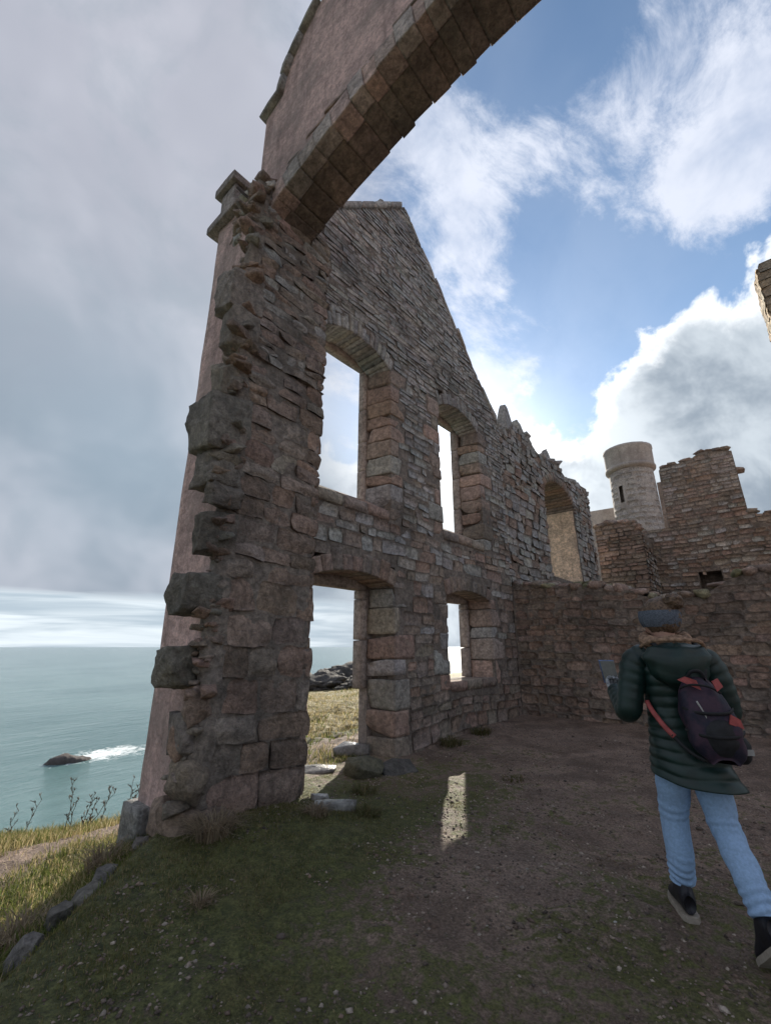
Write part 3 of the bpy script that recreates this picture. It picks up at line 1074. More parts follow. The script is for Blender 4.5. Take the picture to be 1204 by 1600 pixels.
# parapet profile; unseen right end lowered so more sky light reaches the floor
PROF = [(-4.30, 8.93), (-3.90, 9.06), (-3.83, 9.36), (-3.70, 9.62), (-3.50, 9.86), (-3.15, 10.14), (-2.7, 10.15), (-1.9, 9.35), (-1.1, 8.6), (-.2, 8.25), (1.2, 8.1), (2.2, 7.95), (3.1, 7.8)]
PX, PZ = np.array([p[0] for p in PROF]), np.array([p[1] for p in PROF])
ptop = lambda u: float(np.interp(u, PX, PZ))
pbot = lambda u: intr(min(max(u, -3.88), 2.68)) + (.20 if -3.9 < u < 2.7 else -.2)
core('harled_face', M_HARL, arch, 'Y', YF, YB - .02, -4.28, 3.08, lambda u: ptop(u) - .02, 0, bottom=pbot, extra=tuple(PX) + (-3.88, 2.68), step=.3)
for (xa, za), (xb, zb) in zip(PROF[:-1], PROF[1:]):
    n = max(1, int(math.hypot(xb - xa, zb - za) / .38))
    for i in range(n):
        a, b = i / n, (i + 1) / n - .012
        p, q = (xa + (xb - xa) * a, za + (zb - za) * a), (xa + (xb - xa) * b, za + (zb - za) * b)
        l = math.hypot(q[0] - p[0], q[1] - p[1])
        nx, nz = -(q[1] - p[1]) / l * .10, (q[0] - p[0]) / l * .10
        e = .05 if (xa, za) == PROF[0] and i == 0 else 0
        lst = []
        for up in (0, 1):
            for yy in (YF - .09, YB + .06):
                lst += [(p[0] + nx * up - e, yy, p[1] + nz * up), (q[0] + nx * up, yy, q[1] + nz * up)]
        ast.append(hexa(lst, (2, 3, 2), rng.randrange(9999), .008, .2, pick(rng, GREY[:3]), 5, 'coping_stone'))
# pier cores, corner cap, plinth
core('rubble_core', M_MORTAR, arch, 'Y', YP + .05, 3.24, -4.86, XR - .014, lambda u: 7.05, -.9)
core('far_pier', M_HARL, arch, 'Y', 2.1, 3.26, 2.68, 3.9, lambda u: 7.6, -.6)  # unseen pier, lowered with the parapet to let in sky light
for (x0, x1, y0, y1, z0, z1, nm) in ((-5.10, -4.34, 2.02, 2.62, 7.08, 7.21, 'cap_stone'), (-4.93, -4.58, 2.10, 2.55, 7.21, 7.74, 'cap_block'), (-5.03, -4.52, 2.03, 2.62, 7.74, 7.88, 'cap_stone'),
                                     (-5.00, -4.62, 2.02, 2.5, -.75, .06, 'plinth_stone')):
    ast.append(hexa(box8(x0, x1, y0, y1, z0, z1), (4, 4, 4), rng.randrange(9999), .006, .12, (.31, .27, .255) if nm != 'plinth_stone' else (.24, .235, .225), 5, nm))
for i in range(40):
    s = rng.uniform(.10, .26)
    ast.append(hull_rock((rng.uniform(-4.6, -4.0), rng.uniform(2.15, 2.6), rng.uniform(7.0, 7.22)), (s * 1.4, s, s * .6), 1800 + i, 3, .3, pick(rng, BROWN + GREY), rng.uniform(-.5, .5), 'arris_rubble'))
finish(arch, ast, M_PIER)


def sheet(name, mat, parent, fmap, left, right, v0, v1, thick, nu, nv, seed, amp=.008):
    vs = np.linspace(v0, v1, nv + 1)
    L, Rr = left(vs), right(vs)
    s = np.linspace(0, 1, nu + 1)
    U = L[None, :] + (Rr - L)[None, :] * s[:, None]
    V = np.tile(vs[None, :], (nu + 1, 1))
    u, v = U.ravel(), V.ravel()
    h = amp * fbm(np.stack([u, v, np.full_like(u, seed)], 1) * 1.6, seed, 3)
    a = fmap(u, v, h)
    b = fmap(u, v, np.full_like(u, -thick))
    n = len(a)
    f = grid_faces(nu, nv)
    ring = [i * (nv + 1) for i in range(nu + 1)] + [nu * (nv + 1) + j for j in range(1, nv + 1)] + [i * (nv + 1) + nv for i in range(nu - 1, -1, -1)] + [j for j in range(nv - 1, 0, -1)]
    ring = np.array(ring)
    nx = np.roll(ring, -1)
    sk = np.stack([ring, ring + n, nx + n, nx], 1)
    return mesh_obj(name, np.vstack([a, b]), np.vstack([f, f[:, ::-1] + n, sk]), mat, parent, None, False)


sheet('harled_pier_face', M_HARL, arch, lambda u, v, h: np.stack([u, YP - h, v], 1), lambda v: np.full_like(v, -4.9),
      lambda v: -4.00 + .07 * fbm(np.stack([v * 2.1, v * 0, v * 0], 1), 4, 4) - .45 * sst(-v, -.75, .3), -.5, 7.08, .07, 30, 220, 8, .012)
sheet('harled_pier_side', M_HARL, arch, lambda u, v, h: np.stack([-4.9 - h, u, v], 1), lambda v: np.full_like(v, 2.125), lambda v: np.full_like(v, 2.5), -.8, 7.08, .04, 8, 60, 9)
# iron bar still stuck in the wall head
pa, pb = Vector((-4.25, 1.98, 7.22)), Vector((-4.06, 2.24, 6.93))
dv = (pb - pa).normalized()
sd1 = dv.cross(Vector((0, 0, 1))).normalized()
sd2 = dv.cross(sd1)
vs, fs = [], []
for k, p in enumerate((pa, pb)):
    for j in range(8):
        a = j * math.pi / 4
        vs.append(p + (sd1 * math.cos(a) + sd2 * math.sin(a)) * .018)
fs = [(j, (j + 1) % 8, 8 + (j + 1) % 8, 8 + j) for j in range(8)] + [tuple(range(7, -1, -1)), tuple(range(8, 16))]
mesh_obj('iron_bar', vs, fs, simple_mat('rusty_iron', (.05, .035, .03), .7, .3, 60), arch)

# ------------------------------------------------------------------ low cross wall (face at Y = 9.3)
YL = 9.30
low = thing('low_cross_wall', (-1, 9.6, 0), 'low brown rubble wall with ragged broken top closing the room behind the walker', 'wall')
LP = [(-4.3, 2.84), (-3.6, 2.74), (-2.87, 2.66), (-2.3, 2.58), (-1.9, 2.50), (-1.7, 2.38), (-1.16, 2.32), (-.82, 2.31), (-.66, 2.42), (-.44, 2.56), (-.12, 2.66), (.3, 2.66), (1.5, 2.9), (4.5, 3.0)]
LPX, LPZ = np.array([p[0] for p in LP]), np.array([p[1] for p in LP])
ltop = lambda u: float(np.interp(u, LPX, LPZ))
rng = random.Random(33)
lst_ = []
fm_low = lambda u, v, h: np.stack([u, YL - h, v], 1)
for q in lay_courses(lambda x, z: (z < np.interp(x, LPX, LPZ) - .01) & (x > -4.26), -4.26, 2.5, -.1, 3.0, (.09, .21), (.15, .42), 12, gap=.008, warp=.03):
    lst_.append(face_stone(fm_low, q, rng.uniform(.0, .022), .06, 4, 3, rng.randrange(99999), pick(rng, BROWN[:4] + DARK * 2), .016, .8))
x = -4.25
while x < 3.0:
    L = rng.uniform(.14, .36)
    z = ltop(x + L / 2)
    for yy in (YL + .08, YL + .32, YL + .56):
        lst_.append(hull_rock((x + L / 2, yy + rng.uniform(-.05, .05), z + rng.uniform(-.05, .02)), (L * 1.25, .3, rng.uniform(.10, .22)), rng.randrange(9999), 4, .25,
                         pick(rng, BROWN + [(.20, .20, .12), (.26, .24, .16)]), rng.uniform(-.2, .2), 'top_stone'))
    x += L
finish(low, lst_, M_STONE)
core('rubble_core', M_MORTAR, low, 'Y', YL + .008, YL + .68, -4.26, 4.5, lambda u: ltop(u) - .04, -.4, extra=tuple(LPX))

# ------------------------------------------------------------------ far side wall (continues the gable line)
X2 = -4.37
side = thing('ruined_side_wall', (-4.9, 13, 0), 'ragged grey rubble side wall with spiky top and one tall arched opening', 'wall')
SPK = [(9.28, 6.75), (9.9, 6.95), (10.35, 7.2), (10.9, 7.35), (11.5, 7.35), (12.0, 7.1), (12.6, 7.0), (13.3, 7.2), (14.0, 7.15), (14.6, 6.95), (15.4, 7.05), (16.2, 7.15), (16.8, 7.2)]
SX, SZ = np.array([p[0] for p in SPK]), np.array([p[1] for p in SPK])
OY0, OY1, OZ0, OSP, OCR = 12.3, 14.9, 3.35, 5.75, 6.42
oc, ohw = (OY0 + OY1) / 2, (OY1 - OY0) / 2


def side_free(y, z):
    s = (y - oc) / ohw
    hole = (np.abs(s) < 1) & (z > OZ0) & (z < OSP + (OCR - OSP) * np.sqrt(np.maximum(1 - s * s, 0)) + .22)
    return (z < np.interp(y, SX, SZ) + .08 * vnoise(np.stack([y * 4, z * 0, z * 0], 1), 6)) & ~hole & (y < 16.85)


rng = random.Random(44)
sst_ = []
fm_side = lambda u, v, h: np.stack([X2 + h, u, v], 1)
for q in lay_courses(side_free, 9.3, 16.85, 2.3, 7.5, (.12, .24), (.20, .5), 19, gap=.012, warp=.05):
    sst_.append(face_stone(fm_side, q, rng.uniform(.0, .05), .10, 3, 3, rng.randrange(99999), pick(rng, GREY + BROWN[:2]), .024, .7))
nv_ = 22
for i in range(nv_):
    lst = []
    tt = rng.uniform(.24, .34)
    for up in (0, 1):
        for a in (math.pi * i / nv_ + .01, math.pi * (i + 1) / nv_ - .01):
            for xx in (X2 - 1.08, X2 + .03):
                lst.append((xx, oc - math.cos(a) * (ohw + up * tt * .8), OSP + math.sin(a) * (OCR - OSP + up * tt)))
    sst_.append(hexa([lst[0], lst[1], lst[2], lst[3], lst[4], lst[5], lst[6], lst[7]], (3, 2, 2), rng.randrange(9999), .015, .2, pick(rng, BROWN), 5, 'voussoir'))
for (y, z, w, h) in ((10.45, 7.15, .75, .85), (11.25, 7.2, .7, .6), (11.75, 7.05, .5, .4), (13.45, 7.1, .5, .55), (14.1, 7.05, .7, .3), (15.2, 7.0, .5, .25), (9.8, 6.85, .5, .3), (16.3, 7.1, .7, .2)):
    c8 = [(X2 - .5, y - w / 2, z - .3), (X2 + .0, y - w / 2, z - .3), (X2 - .5, y + w / 2, z - .3), (X2 + .0, y + w / 2, z - .3),
          (X2 - .3, y - .06, z + h), (X2 - .15, y - .06, z + h), (X2 - .3, y + .10, z + h - .05), (X2 - .15, y + .10, z + h - .05)]
    sst_.append(hexa(c8, (3, 4, 4), rng.randrange(9999), .05, .3, pick(rng, GREY[:3]), 4, 'spike_stone'))
for i in range(80):
    y = rng.uniform(9.4, 16.8)
    s = rng.uniform(.15, .4)
    sst_.append(hull_rock((X2 - rng.uniform(.05, .8), y, float(np.interp(y, SX, SZ)) + rng.uniform(-.1, .1)), (s, s * 1.3, s * .7), 2500 + i, 3, .3, pick(rng, GREY), rng.uniform(0, 3), 'top_stone'))
finish(side, sst_, M_STONE)
hs = []
for k in range(14):
    a, b = OY0 + (OY1 - OY0) * k / 14, OY0 + (OY1 - OY0) * (k + 1) / 14
    s = ((a + b) / 2 - oc) / ohw
    hs.append((a, b, OZ0, OSP + (OCR - OSP) * math.sqrt(1 - s * s) + .12))
core('rubble_core', M_MORTAR, side, 'X', X2 - 1.1, X2 - .02, 9.42, 16.8, lambda y: float(np.interp(y, SX, SZ)) - .05, -.6, hs, extra=tuple(SX))
sheet('plastered_jamb', M_OCHRE, side, lambda u, v, h: np.stack([u, OY1 - .035 - h, v], 1), lambda v: X2 - 1.1 + .0 * v, lambda v: X2 - .02 + .05 * fbm(np.stack([v * 1.4, v * 0, v * 0], 1), 3, 3), OZ0, OSP + .1, .04, 12, 40, 5, .03)

# ------------------------------------------------------------------ buildings beyond the low wall
rng = random.Random(55)
stub = thing('wall_stub', (-3.8, 18.5, 0), 'broken brown wall stub standing between the side wall and the round tower', 'wall')
stl = []
fm_stub = lambda u, v, h: np.stack([u, 18.0 - h, v], 1)
STX, STZ = np.array([-4.6, -4.1, -3.6, -3.3, -3.02]), np.array([5.95, 6.05, 6.0, 5.9, 5.55])
for q in lay_courses(lambda x, z: z < np.interp(x, STX, STZ), -4.6, -3.02, 2.3, 6.2, (.10, .2), (.2, .5), 8, gap=.02):
    stl.append(face_stone(fm_stub, q, rng.uniform(.0, .05), .08, 3, 2, rng.randrange(99999), pick(rng, BROWN + REDB[:1]), .02, .8))
fm_stub2 = lambda u, v, h: np.stack([-3.02 + h, u, v], 1)
for q in lay_courses(lambda y, z: z < 5.5 - (y - 18) * .3, 18.05, 19.95, 2.3, 5.6, (.10, .2), (.2, .5), 9, gap=.02):
    stl.append(face_stone(fm_stub2, q, rng.uniform(.0, .05), .08, 3, 2, rng.randrange(99999), pick(rng, GREY + DARK), .02, .8))
for i in range(16):
    x = rng.uniform(-4.6, -3.1)
    stl.append(hull_rock((x, 18.15, float(np.interp(x, STX, STZ))), (.4, .4, .22), 2800 + i, 3, .3, pick(rng, BROWN), 0, 'top_stone'))
finish(stub, stl, M_STONE)
core('rubble_core', M_MORTAR, stub, 'Y', 18.03, 19.9, -4.6, -3.06, lambda u: float(np.interp(u, STX, STZ)) - .06, -.2, extra=tuple(STX))

farw = thing('distant_cross_wall', (0, 20.4, 0), 'distant brown rubble wall rising into a broken square gable stump', 'wall')
FX = np.array([-3.6, -2.40, -2.36, -1.9, -1.25, -.9, -.4, .06, .10, .5, 6.0])
FZ = np.array([6.0, 6.0, 8.45, 8.55, 8.62, 8.85, 8.75, 8.62, 6.2, 6.0, 5.7])
fal = []
fm_far = lambda u, v, h: np.stack([u, 20.0 - h, v], 1)
fhole = lambda x, z: (x > -1.75) & (x < -1.05) & (z > 3.2) & (z < 4.15 + .12 * np.sin(x * 9))
for q in lay_courses(lambda x, z: (z < np.interp(x, FX, FZ)) & ~fhole(x, z), -3.6, 3.2, 2.6, 8.9, (.10, .22), (.2, .55), 10, gap=.012):
    zc_ = np.mean([p[1] for p in q])
    xc_ = np.mean([p[0] for p in q])
    plain = zc_ > 7.0 and (xc_ < -1.9 or xc_ > -.8)
    fal.append(face_stone(fm_far, q, rng.uniform(.0, .012 if plain else .03), .08, 3, 2, rng.randrange(99999), pick(rng, [(.33, .29, .27), (.31, .275, .26)] if plain else BROWN + GREY[:2] + DARK[:2]), .012 if plain else .02, .8))
# the raking weather-course left by a lost roof
for k in range(9):
    a, b = k / 9, (k + 1) / 9 - .01
    xa, xb, za, zb = -2.2 + 1.15 * a, -2.2 + 1.15 * b, 6.9 + 1.5 * a, 6.9 + 1.5 * b
    c8 = []
    for up in (0, .13):
        for yy in (19.86, 20.1):
            c8 += [(xa, yy, za + up), (xb, yy, zb + up)]
    fal.append(hexa(c8, (2, 2, 2), 3300 + k, .012, .2, (.33, .29, .265), 4, 'weather_course'))
for i in range(26):
    x = rng.uniform(-2.3, 3.0)
    fal.append(hull_rock((x, 20.2, float(np.interp(x, FX, FZ))), (.5, .5, .2), 2900 + i, 3, .3, pick(rng, BROWN), 0, 'top_stone'))
finish(farw, fal, M_STONE)
core('rubble_core', M_MORTAR, farw, 'Y', 20.012, 20.7, -3.6, 6.0, lambda u: float(np.interp(u, FX, FZ)) - .08, -.2, [(-1.75, -1.05, 3.2, 4.12)], extra=tuple(FX))
core('recess_back', M_MORTAR, farw, 'Y', 20.72, 21.3, -2.0, -.8, lambda u: 4.4, -.2)


def lathe(name, mat, parent, prof, cx, cy, seg=64, skip=None, jitter=0.0, seed=1):
    vs, fs = [], []
    rr = np.random.RandomState(seed)
    n = len(prof)
    for i, (r, z) in enumerate(prof):
        for j in range(seg):
            a = 2 * math.pi * j / seg
            q = r + jitter * float(rr.uniform(-1, 1))
            vs.append((cx + q * math.cos(a), cy + q * math.sin(a), z))
    for i in range(n - 1):
        for j in range(seg):
            if skip and skip(i, j):
                continue
            k = (j + 1) % seg
            fs.append((i * seg + j, i * seg + k, (i + 1) * seg + k, (i + 1) * seg + j))
    return mesh_obj(name, vs, fs, mat, parent, None, True)


TX, TY, TR = -4.25, 25.2, 1.10
tower = thing('round_tower', (TX, TY, 0), 'pale round stair turret with a projecting collar and narrow slit window', 'tower')
slit_j = [j for j in range(64) if -118 < ((j + .5) / 64 * 360 + 180) % 360 - 180 < -105]
zs_ = list(np.linspace(0, 8.3, 9)) + [8.55, 9.45, 9.8, 10.3]
slit_i = [i for i in range(len(zs_) - 1) if 8.5 < zs_[i] < 9.4]
lathe('shaft', M_TOWER, tower, [(TR * (1.07 - .012 * z), z) for z in zs_], TX, TY, 64, lambda i, j: i in slit_i and j in slit_j)
lathe('slit_lining', M_MORTAR, tower, [(TR - .30, 8.3), (TR - .30, 9.8)], TX, TY, 64)
lathe('collar', M_TOWER, tower, [(TR - .1, 10.34), (TR + .09, 10.42), (TR + .11, 10.52), (TR + .08, 10.60), (TR + .04, 10.62)], TX, TY, 64)
lathe('parapet', M_TOWER, tower, [(TR + .05, 10.6), (TR + .06, 11.5), (TR + .09, 11.55), (TR + .08, 11.66), (TR - .20, 11.62), (TR - .22, 10.6)], TX, TY, 64, None, .012)
tws = []
fm_tow = lambda u, v, h: np.stack([TX + (TR * (1.07 - .012 * v) + h) * np.cos(u / TR), TY + (TR * (1.07 - .012 * v) + h) * np.sin(u / TR), v], 1)
for q in lay_courses(lambda u, z: ~((u / TR > R(-122)) & (u / TR < R(-101)) & (z > 8.45) & (z < 9.55)), TR * R(-190), TR * R(10), 6.0, 10.32, (.26, .36), (.35, .65), 23, gap=.006, warp=.0):
    tws.append(face_stone(fm_tow, q, rng.uniform(.004, .012), .02, 5, 2, rng.randrange(99999), np.array((.40, .352, .322)) * rng.uniform(.9, 1.08), .005, .1, 'ashlar_block'))
for j in range(22):
    a = 2 * math.pi * j / 22
    h = rng.uniform(.04, .20) * (1 if math.cos(a) > -.2 else .5)
    lst = []
    for up in (0, 1):
        for r in (TR - .2, TR + .08):
            for aa in (a + .01, a + 2 * math.pi / 22 - .01):
                lst.append((TX + r * math.cos(aa), TY + r * math.sin(aa), 11.62 + h * up))
    tws.append(hexa(lst, (2, 2, 2), 4000 + j, .012, .2, (.34, .29, .26), 5, 'rim_stone'))
finish(tower, tws, M_STONE)

curt = thing('pale_curtain_wall', (-6, 27.5, 0), 'low pale wall end just left of the round turret', 'wall')
core('wall_body', M_TOWER, curt, 'Y', 27.2, 27.9, -9, -5.2, lambda u: 9.1 - .02 * u, -.2)
cst = [hexa(box8(-9 + k * .48, -9 + k * .48 + .46, 27.1, 28.0, 9.22, 9.22 + rng.uniform(.1, .2)), (2, 2, 2), 4100 + k, .02, .2, (.32, .28, .25), 5, 'coping_stone') for k in range(8)]
finish(curt, cst, M_STONE)
chim = thing('tower_buttress', (-2.6, 26.6, 0), 'narrow grey masonry slab showing between the round turret and the gable stump', 'wall')
core('wall_body', M_HARL2, chim, 'Y', 26.3, 27.2, -3.3, -2.2, lambda u: 9.9, -.2)
cst = [hexa(box8(-3.3 + k * .28, -3.3 + k * .28 + .27, 26.25, 27.25, 9.9, 9.9 + rng.uniform(.06, .2)), (2, 2, 2), 4200 + k, .02, .2, (.30, .27, .25), 5, 'coping_stone') for k in range(4)]
finish(chim, cst, M_STONE)

frag = thing('tall_wall_fragment', (2.6, 14.3, 0), 'tall ochre stone wall fragment cut off by the right edge of the picture', 'wall')
frl = []
fm_fr = lambda u, v, h: np.stack([u, 14.0 - h, v], 1)
fm_fs = lambda u, v, h: np.stack([1.5 - h, u, v], 1)
OCH = [(.38, .30, .22), (.34, .27, .20), (.42, .32, .22), (.30, .25, .20)]
for q in lay_courses(lambda x, z: z < 11.55 + .35 * (x - 1.5), 1.5, 3.2, 7.5, 12, (.18, .32), (.3, .6), 15, gap=.02):
    frl.append(face_stone(fm_fr, q, rng.uniform(.01, .05), .08, 4, 3, rng.randrange(99999), pick(rng, OCH), .02, .6))
for q in lay_courses(lambda y, z: z < 11.5, 14.0, 15.0, 7.5, 11.5, (.18, .32), (.3, .6), 16, gap=.02):
    frl.append(face_stone(fm_fs, q, rng.uniform(.01, .05), .08, 4, 3, rng.randrange(99999), pick(rng, OCH), .02, .6))
finish(frag, frl, M_STONE)
core('rubble_core', M_OCHRE, frag, 'Y', 14.05, 15.0, 1.55, 5.0, lambda u: 11.45 + .35 * (u - 1.5), 0)

# ------------------------------------------------------------------ loose stones, rocks
rng = random.Random(66)
foot = thing('wall_footing', (-3.5, 1.4, -.2), 'line of grey footing stones of a lost wall edging the turf, bottom left', 'footing')
fst = []
a0, a1 = np.array((-4.22, 1.98)), np.array((-2.2, -.15))
k, tpos = 0, 0.0
while tpos < 1.0:
    L = rng.uniform(.08, .26) / 2.93
    p = a0 + (a1 - a0) * (tpos + L / 2) + np.array((-.7, -.7)) * rng.uniform(.02, .08)
    if rng.random() < .38:
        zt = float(ground_z(np.array([p[0] + .15]), np.array([p[1] + .15]), False)[0])
        fst.append(hull_rock((p[0], p[1], zt - .125), (L * 2.93 * 1.25, rng.uniform(.12, .24), rng.uniform(.12, .20)), 5000 + k, 8, .4,
                        pick(rng, [(.17, .165, .155), (.21, .20, .18), (.14, .13, .12)]), math.atan2(-2.13, 2.02) + rng.uniform(-.25, .25), 'footing_stone'))
    k += 1
    tpos += L
finish(foot, fst, M_PIER)


def loose(name, label, cat, group, c, size, seed, color, mat, n=7, yaw=0.0, sink=.3):
    z = float(ground_z(np.array([c[0]]), np.array([c[1]]), False)[0])
    s = hull_rock((0, 0, 0), size, seed, n, .3, color, yaw, name)
    o = mesh_obj(name, s.v, s.f, mat, None, s.c, False)
    o.location = (c[0], c[1], z + size[2] * (.5 - sink))
    return tag(o, label, cat, group)


loose('threshold_slab', 'broad wet slab glinting at the right side of the doorway foot', 'slab', None, (-4.85, 4.98), (.55, .38, .20), 11, (.15, .14, .135), M_WET, 7, .4, .25)
loose('threshold_slab', 'flat wet slab lying in the left of the doorway', 'slab', None, (-4.7, 4.15), (.62, .40, .12), 12, (.17, .16, .15), M_WET, 7, .9, .3)
loose('threshold_slab', 'small pale wet stone touching the foot of the pier', 'slab', None, (-3.80, 3.42), (.24, .16, .07), 13, (.26, .25, .24), M_WET, 6, .7, .3)
loose('boulder', 'mossy rounded boulder just inside the doorway', 'rock', None, (-4.05, 4.35), (.48, .42, .26), 14, (.12, .115, .08), M_PIER, 8, .2, .3)
loose('boulder', 'dark low boulder right of the mossy one inside the doorway', 'rock', None, (-3.85, 4.75), (.5, .34, .2), 15, (.10, .095, .09), M_PIER, 8, 1.0, .35)
loose('boulder', 'wet grey stone set in the turf between pier and doorway', 'rock', None, (-3.45, 3.30), (.42, .26, .13), 16, (.17, .165, .155), M_WET, 7, .6, .35)

# pebbles and crumbs of stone in the mud
pst = []
for i in range(420):
    x, y = rng.uniform(-4.0, 1.0), rng.uniform(.6, 9.0)
    if rng.random() < .4:
        x, y = rng.uniform(-3.2, .4), rng.uniform(1.0, 4.5)
    if rng.random() < .12:
        x, y = rng.uniform(-4.2, -3.9), rng.uniform(3.4, 9.2)
    if outside(np.array([x]), np.array([y]))[0][0] > -.05:
        continue
    s = rng.uniform(.008, .022) * (1 if rng.random() < .93 else 2.2)
    z = float(ground_z(np.array([x]), np.array([y]))[0])
    pst.append(rock((x, y, z + s * .1), (s * 1.4, s, s * .7), i, 2, .3, pick(rng, [(.17, .135, .115), (.12, .10, .088), (.21, .175, .15)] if i % 30 else [(.48, .46, .43)]), rng.uniform(0, 3)))
v, f, c = merge(pst)
tag(mesh_obj('pebbles', v, f, M_STONE, None, c), 'scattered pebbles and stone crumbs in the mud floor', 'pebbles', None, 'stuff')

# grit and straw trodden into the floor
nq = np.random.RandomState(17)
OCT = np.array([(1, 0, 0), (0, 1, 0), (-1, 0, 0), (0, -1, 0), (0, 0, 1), (0, 0, -1)], float)
OF = np.array([(0, 1, 4), (1, 2, 4), (2, 3, 4), (3, 0, 4), (1, 0, 5), (2, 1, 5), (3, 2, 5), (0, 3, 5)])
gp = np.stack([nq.uniform(-4.0, 1.0, 26000), nq.uniform(.5, 9.0, 26000)], 1)
near_ = np.hypot(gp[:, 0] + 1.2, gp[:, 1] - 2.6)
gp = gp[(nq.uniform(0, 1, len(gp)) < np.clip(1.5 - near_ / 4.5, .08, 1)) & (outside(gp[:, 0], gp[:, 1])[0] < -.1)
        & (fbm(np.column_stack([gp, gp[:, 0] * 0]) * 1.7, 19, 3) > -.12)]
gs = nq.gamma(2.2, .0022, len(gp)) + .0025
gz_ = ground_z(gp[:, 0], gp[:, 1])
gvv = OCT[None] * gs[:, None, None] * nq.uniform(.5, 1.4, (len(gp), 6, 1)) * np.array((1.2, 1.0, .7))
ga = nq.uniform(0, 6.28, len(gp))
gvv = np.stack([gvv[..., 0] * np.cos(ga)[:, None] - gvv[..., 1] * np.sin(ga)[:, None], gvv[..., 0] * np.sin(ga)[:, None] + gvv[..., 1] * np.cos(ga)[:, None], gvv[..., 2]], -1)
gvv = gvv + np.column_stack([gp, gz_ + gs * .2])[:, None, :]
gcol = np.array([(.30, .24, .20), (.20, .155, .13), (.12, .095, .08), (.40, .34, .29), (.24, .17, .135)])[nq.randint(0, 5, len(gp))] * nq.uniform(.7, 1.2, (len(gp), 1))
tag(mesh_obj('grit', gvv.reshape(-1, 3), (np.arange(len(gp)) * 6)[:, None, None].repeat(8, 1).reshape(-1, 1) + np.tile(OF, (len(gp), 1)), M_STONE, None, np.repeat(gcol, 6, 0)),
    'fine grit and crumbs of earth trodden into the floor', 'grit', None, 'stuff')

# clods and hummocks of turf are part of the ground; dark rocks of the headland beyond the doorway
HEAD = [(-15.2, 13.6, 3.2, 2.2, 1.3), (-17.2, 15.8, 3.6, 2.6, 1.9), (-18.6, 18.4, 3.4, 2.6, 2.0), (-16.0, 16.8, 2.6, 2.2, 1.5), (-20.5, 20.8, 4.2, 3.0, 2.4), (-17.0, 19.8, 3.0, 2.4, 1.7),
        (-21.0, 17.6, 3.2, 2.4, 1.5), (-23.5, 24.0, 4.4, 3.4, 2.3), (-13.6, 13.9, 1.8, 1.4, .7), (-14.4, 15.6, 1.6, 1.4, .8)]
HL = ['nearest dark rock of the headland seen through the doorway', 'tall dark rock behind the nearest one, seen through the doorway', 'pointed dark rock in the middle of the headland outcrop',
      'broad dark rock right of the nearest headland rock', 'highest dark crag of the headland against the sea', 'dark rock at the right end of the headland outcrop',
      'dark rock at the left end of the headland outcrop', 'farthest dark crag at the tip of the headland', 'small dark stone in front of the headland outcrop, left', 'small dark stone in front of the headland outcrop, right']
for i, ((x, y, sx, sy, sz), lb) in enumerate(zip(HEAD, HL)):
    s = rock((0, 0, 0), (sx, sy, sz * .72), 700 + i, 14, 1.1, (.075, .068, .064), rng.uniform(0, 3), 'headland_rock')
    o = mesh_obj('headland_rock', s.v, s.f, M_ROCK, None, s.c)
    o.location = (x, y, float(ground_z(np.array([x]), np.array([y]), False)[0]) + sz * .06)
    tag(o, lb, 'rock', 'dark rocks on the headland')

# skerry in the sea
L_, n_ = 10.5, 30
vv, ff = [], []
for i in range(n_ + 1):
    t = i / n_
    hgt = (2.1 * math.sin(min(t / .36, 1) * math.pi / 2) if t < .36 else 2.1 * (1 - (t - .36) / .64) ** .75) - .3
    wd = 2.6 * math.sin(math.pi * min(max(t, .03), .97)) ** .6
    for j in range(9):
        a = math.pi * j / 8
        vv.append((-math.cos(a) * wd, (t - .42) * L_, math.sin(a) ** .7 * hgt - (.8 if j in (0, 8) else 0)))
vv = np.array(vv)
vv += .75 * np.stack([fbm(vv * .8 + q, 31 + q, 4) for q in (1, 2, 3)], 1)
sk = mesh_obj('sea_rock', vv, grid_faces(n_, 8), M_ROCK, None, (.085, .072, .068))
sk.location = (-135.5, 40.2, -25.05)
sk.rotation_euler = (0, 0, R(-14))
tag(sk, 'wedge shaped brown rock awash in white surf offshore', 'rock')


# ------------------------------------------------------------------ grass
def blades(name, xy, h, wdt, cols, lean=.6, seed=1, zoff=-.004):
    r = np.random.RandomState(seed)
    n = len(xy)
    z = ground_z(xy[:, 0], xy[:, 1]) + zoff
    a = r.uniform(0, 2 * math.pi, n)
    sx, sy = np.cos(a) * wdt * .5, np.sin(a) * wdt * .5
    b = r.uniform(0, 2 * math.pi, n)
    ln = h * r.uniform(.1, 1, n) * lean
    lx, ly = np.cos(b) * ln, np.sin(b) * ln
    base = np.stack([xy[:, 0], xy[:, 1], z], 1)
    v = np.empty((n, 5, 3))
    s = np.stack([sx, sy, np.zeros(n)], 1)
    v[:, 0], v[:, 1] = base - s, base + s
    mid = base + np.stack([lx * .35, ly * .35, h * .6], 1)
    v[:, 2], v[:, 3] = mid + s * .75, mid - s * .75
    v[:, 4] = base + np.stack([lx, ly, h * np.sqrt(np.maximum(1 - (ln / (h + 1e-6)) ** 2 * .5, .2))], 1)
    i = (np.arange(n) * 5)[:, None]
    tri = np.concatenate([i + np.array([[0, 1, 2]]), i + np.array([[0, 2, 3]]), i + np.array([[3, 2, 4]])], 0)
    col = np.repeat(cols, 5, 0)
    return mesh_obj(name, v.reshape(-1, 3), tri, M_GRASS, None, col)


nr = np.random.RandomState(8)


def scatter(n, x0, x1, y0, y1, keep):
    p = np.stack([nr.uniform(x0, x1, n), nr.uniform(y0, y1, n)], 1)
    return p[nr.uniform(0, 1, n) < keep(p[:, 0], p[:, 1])]


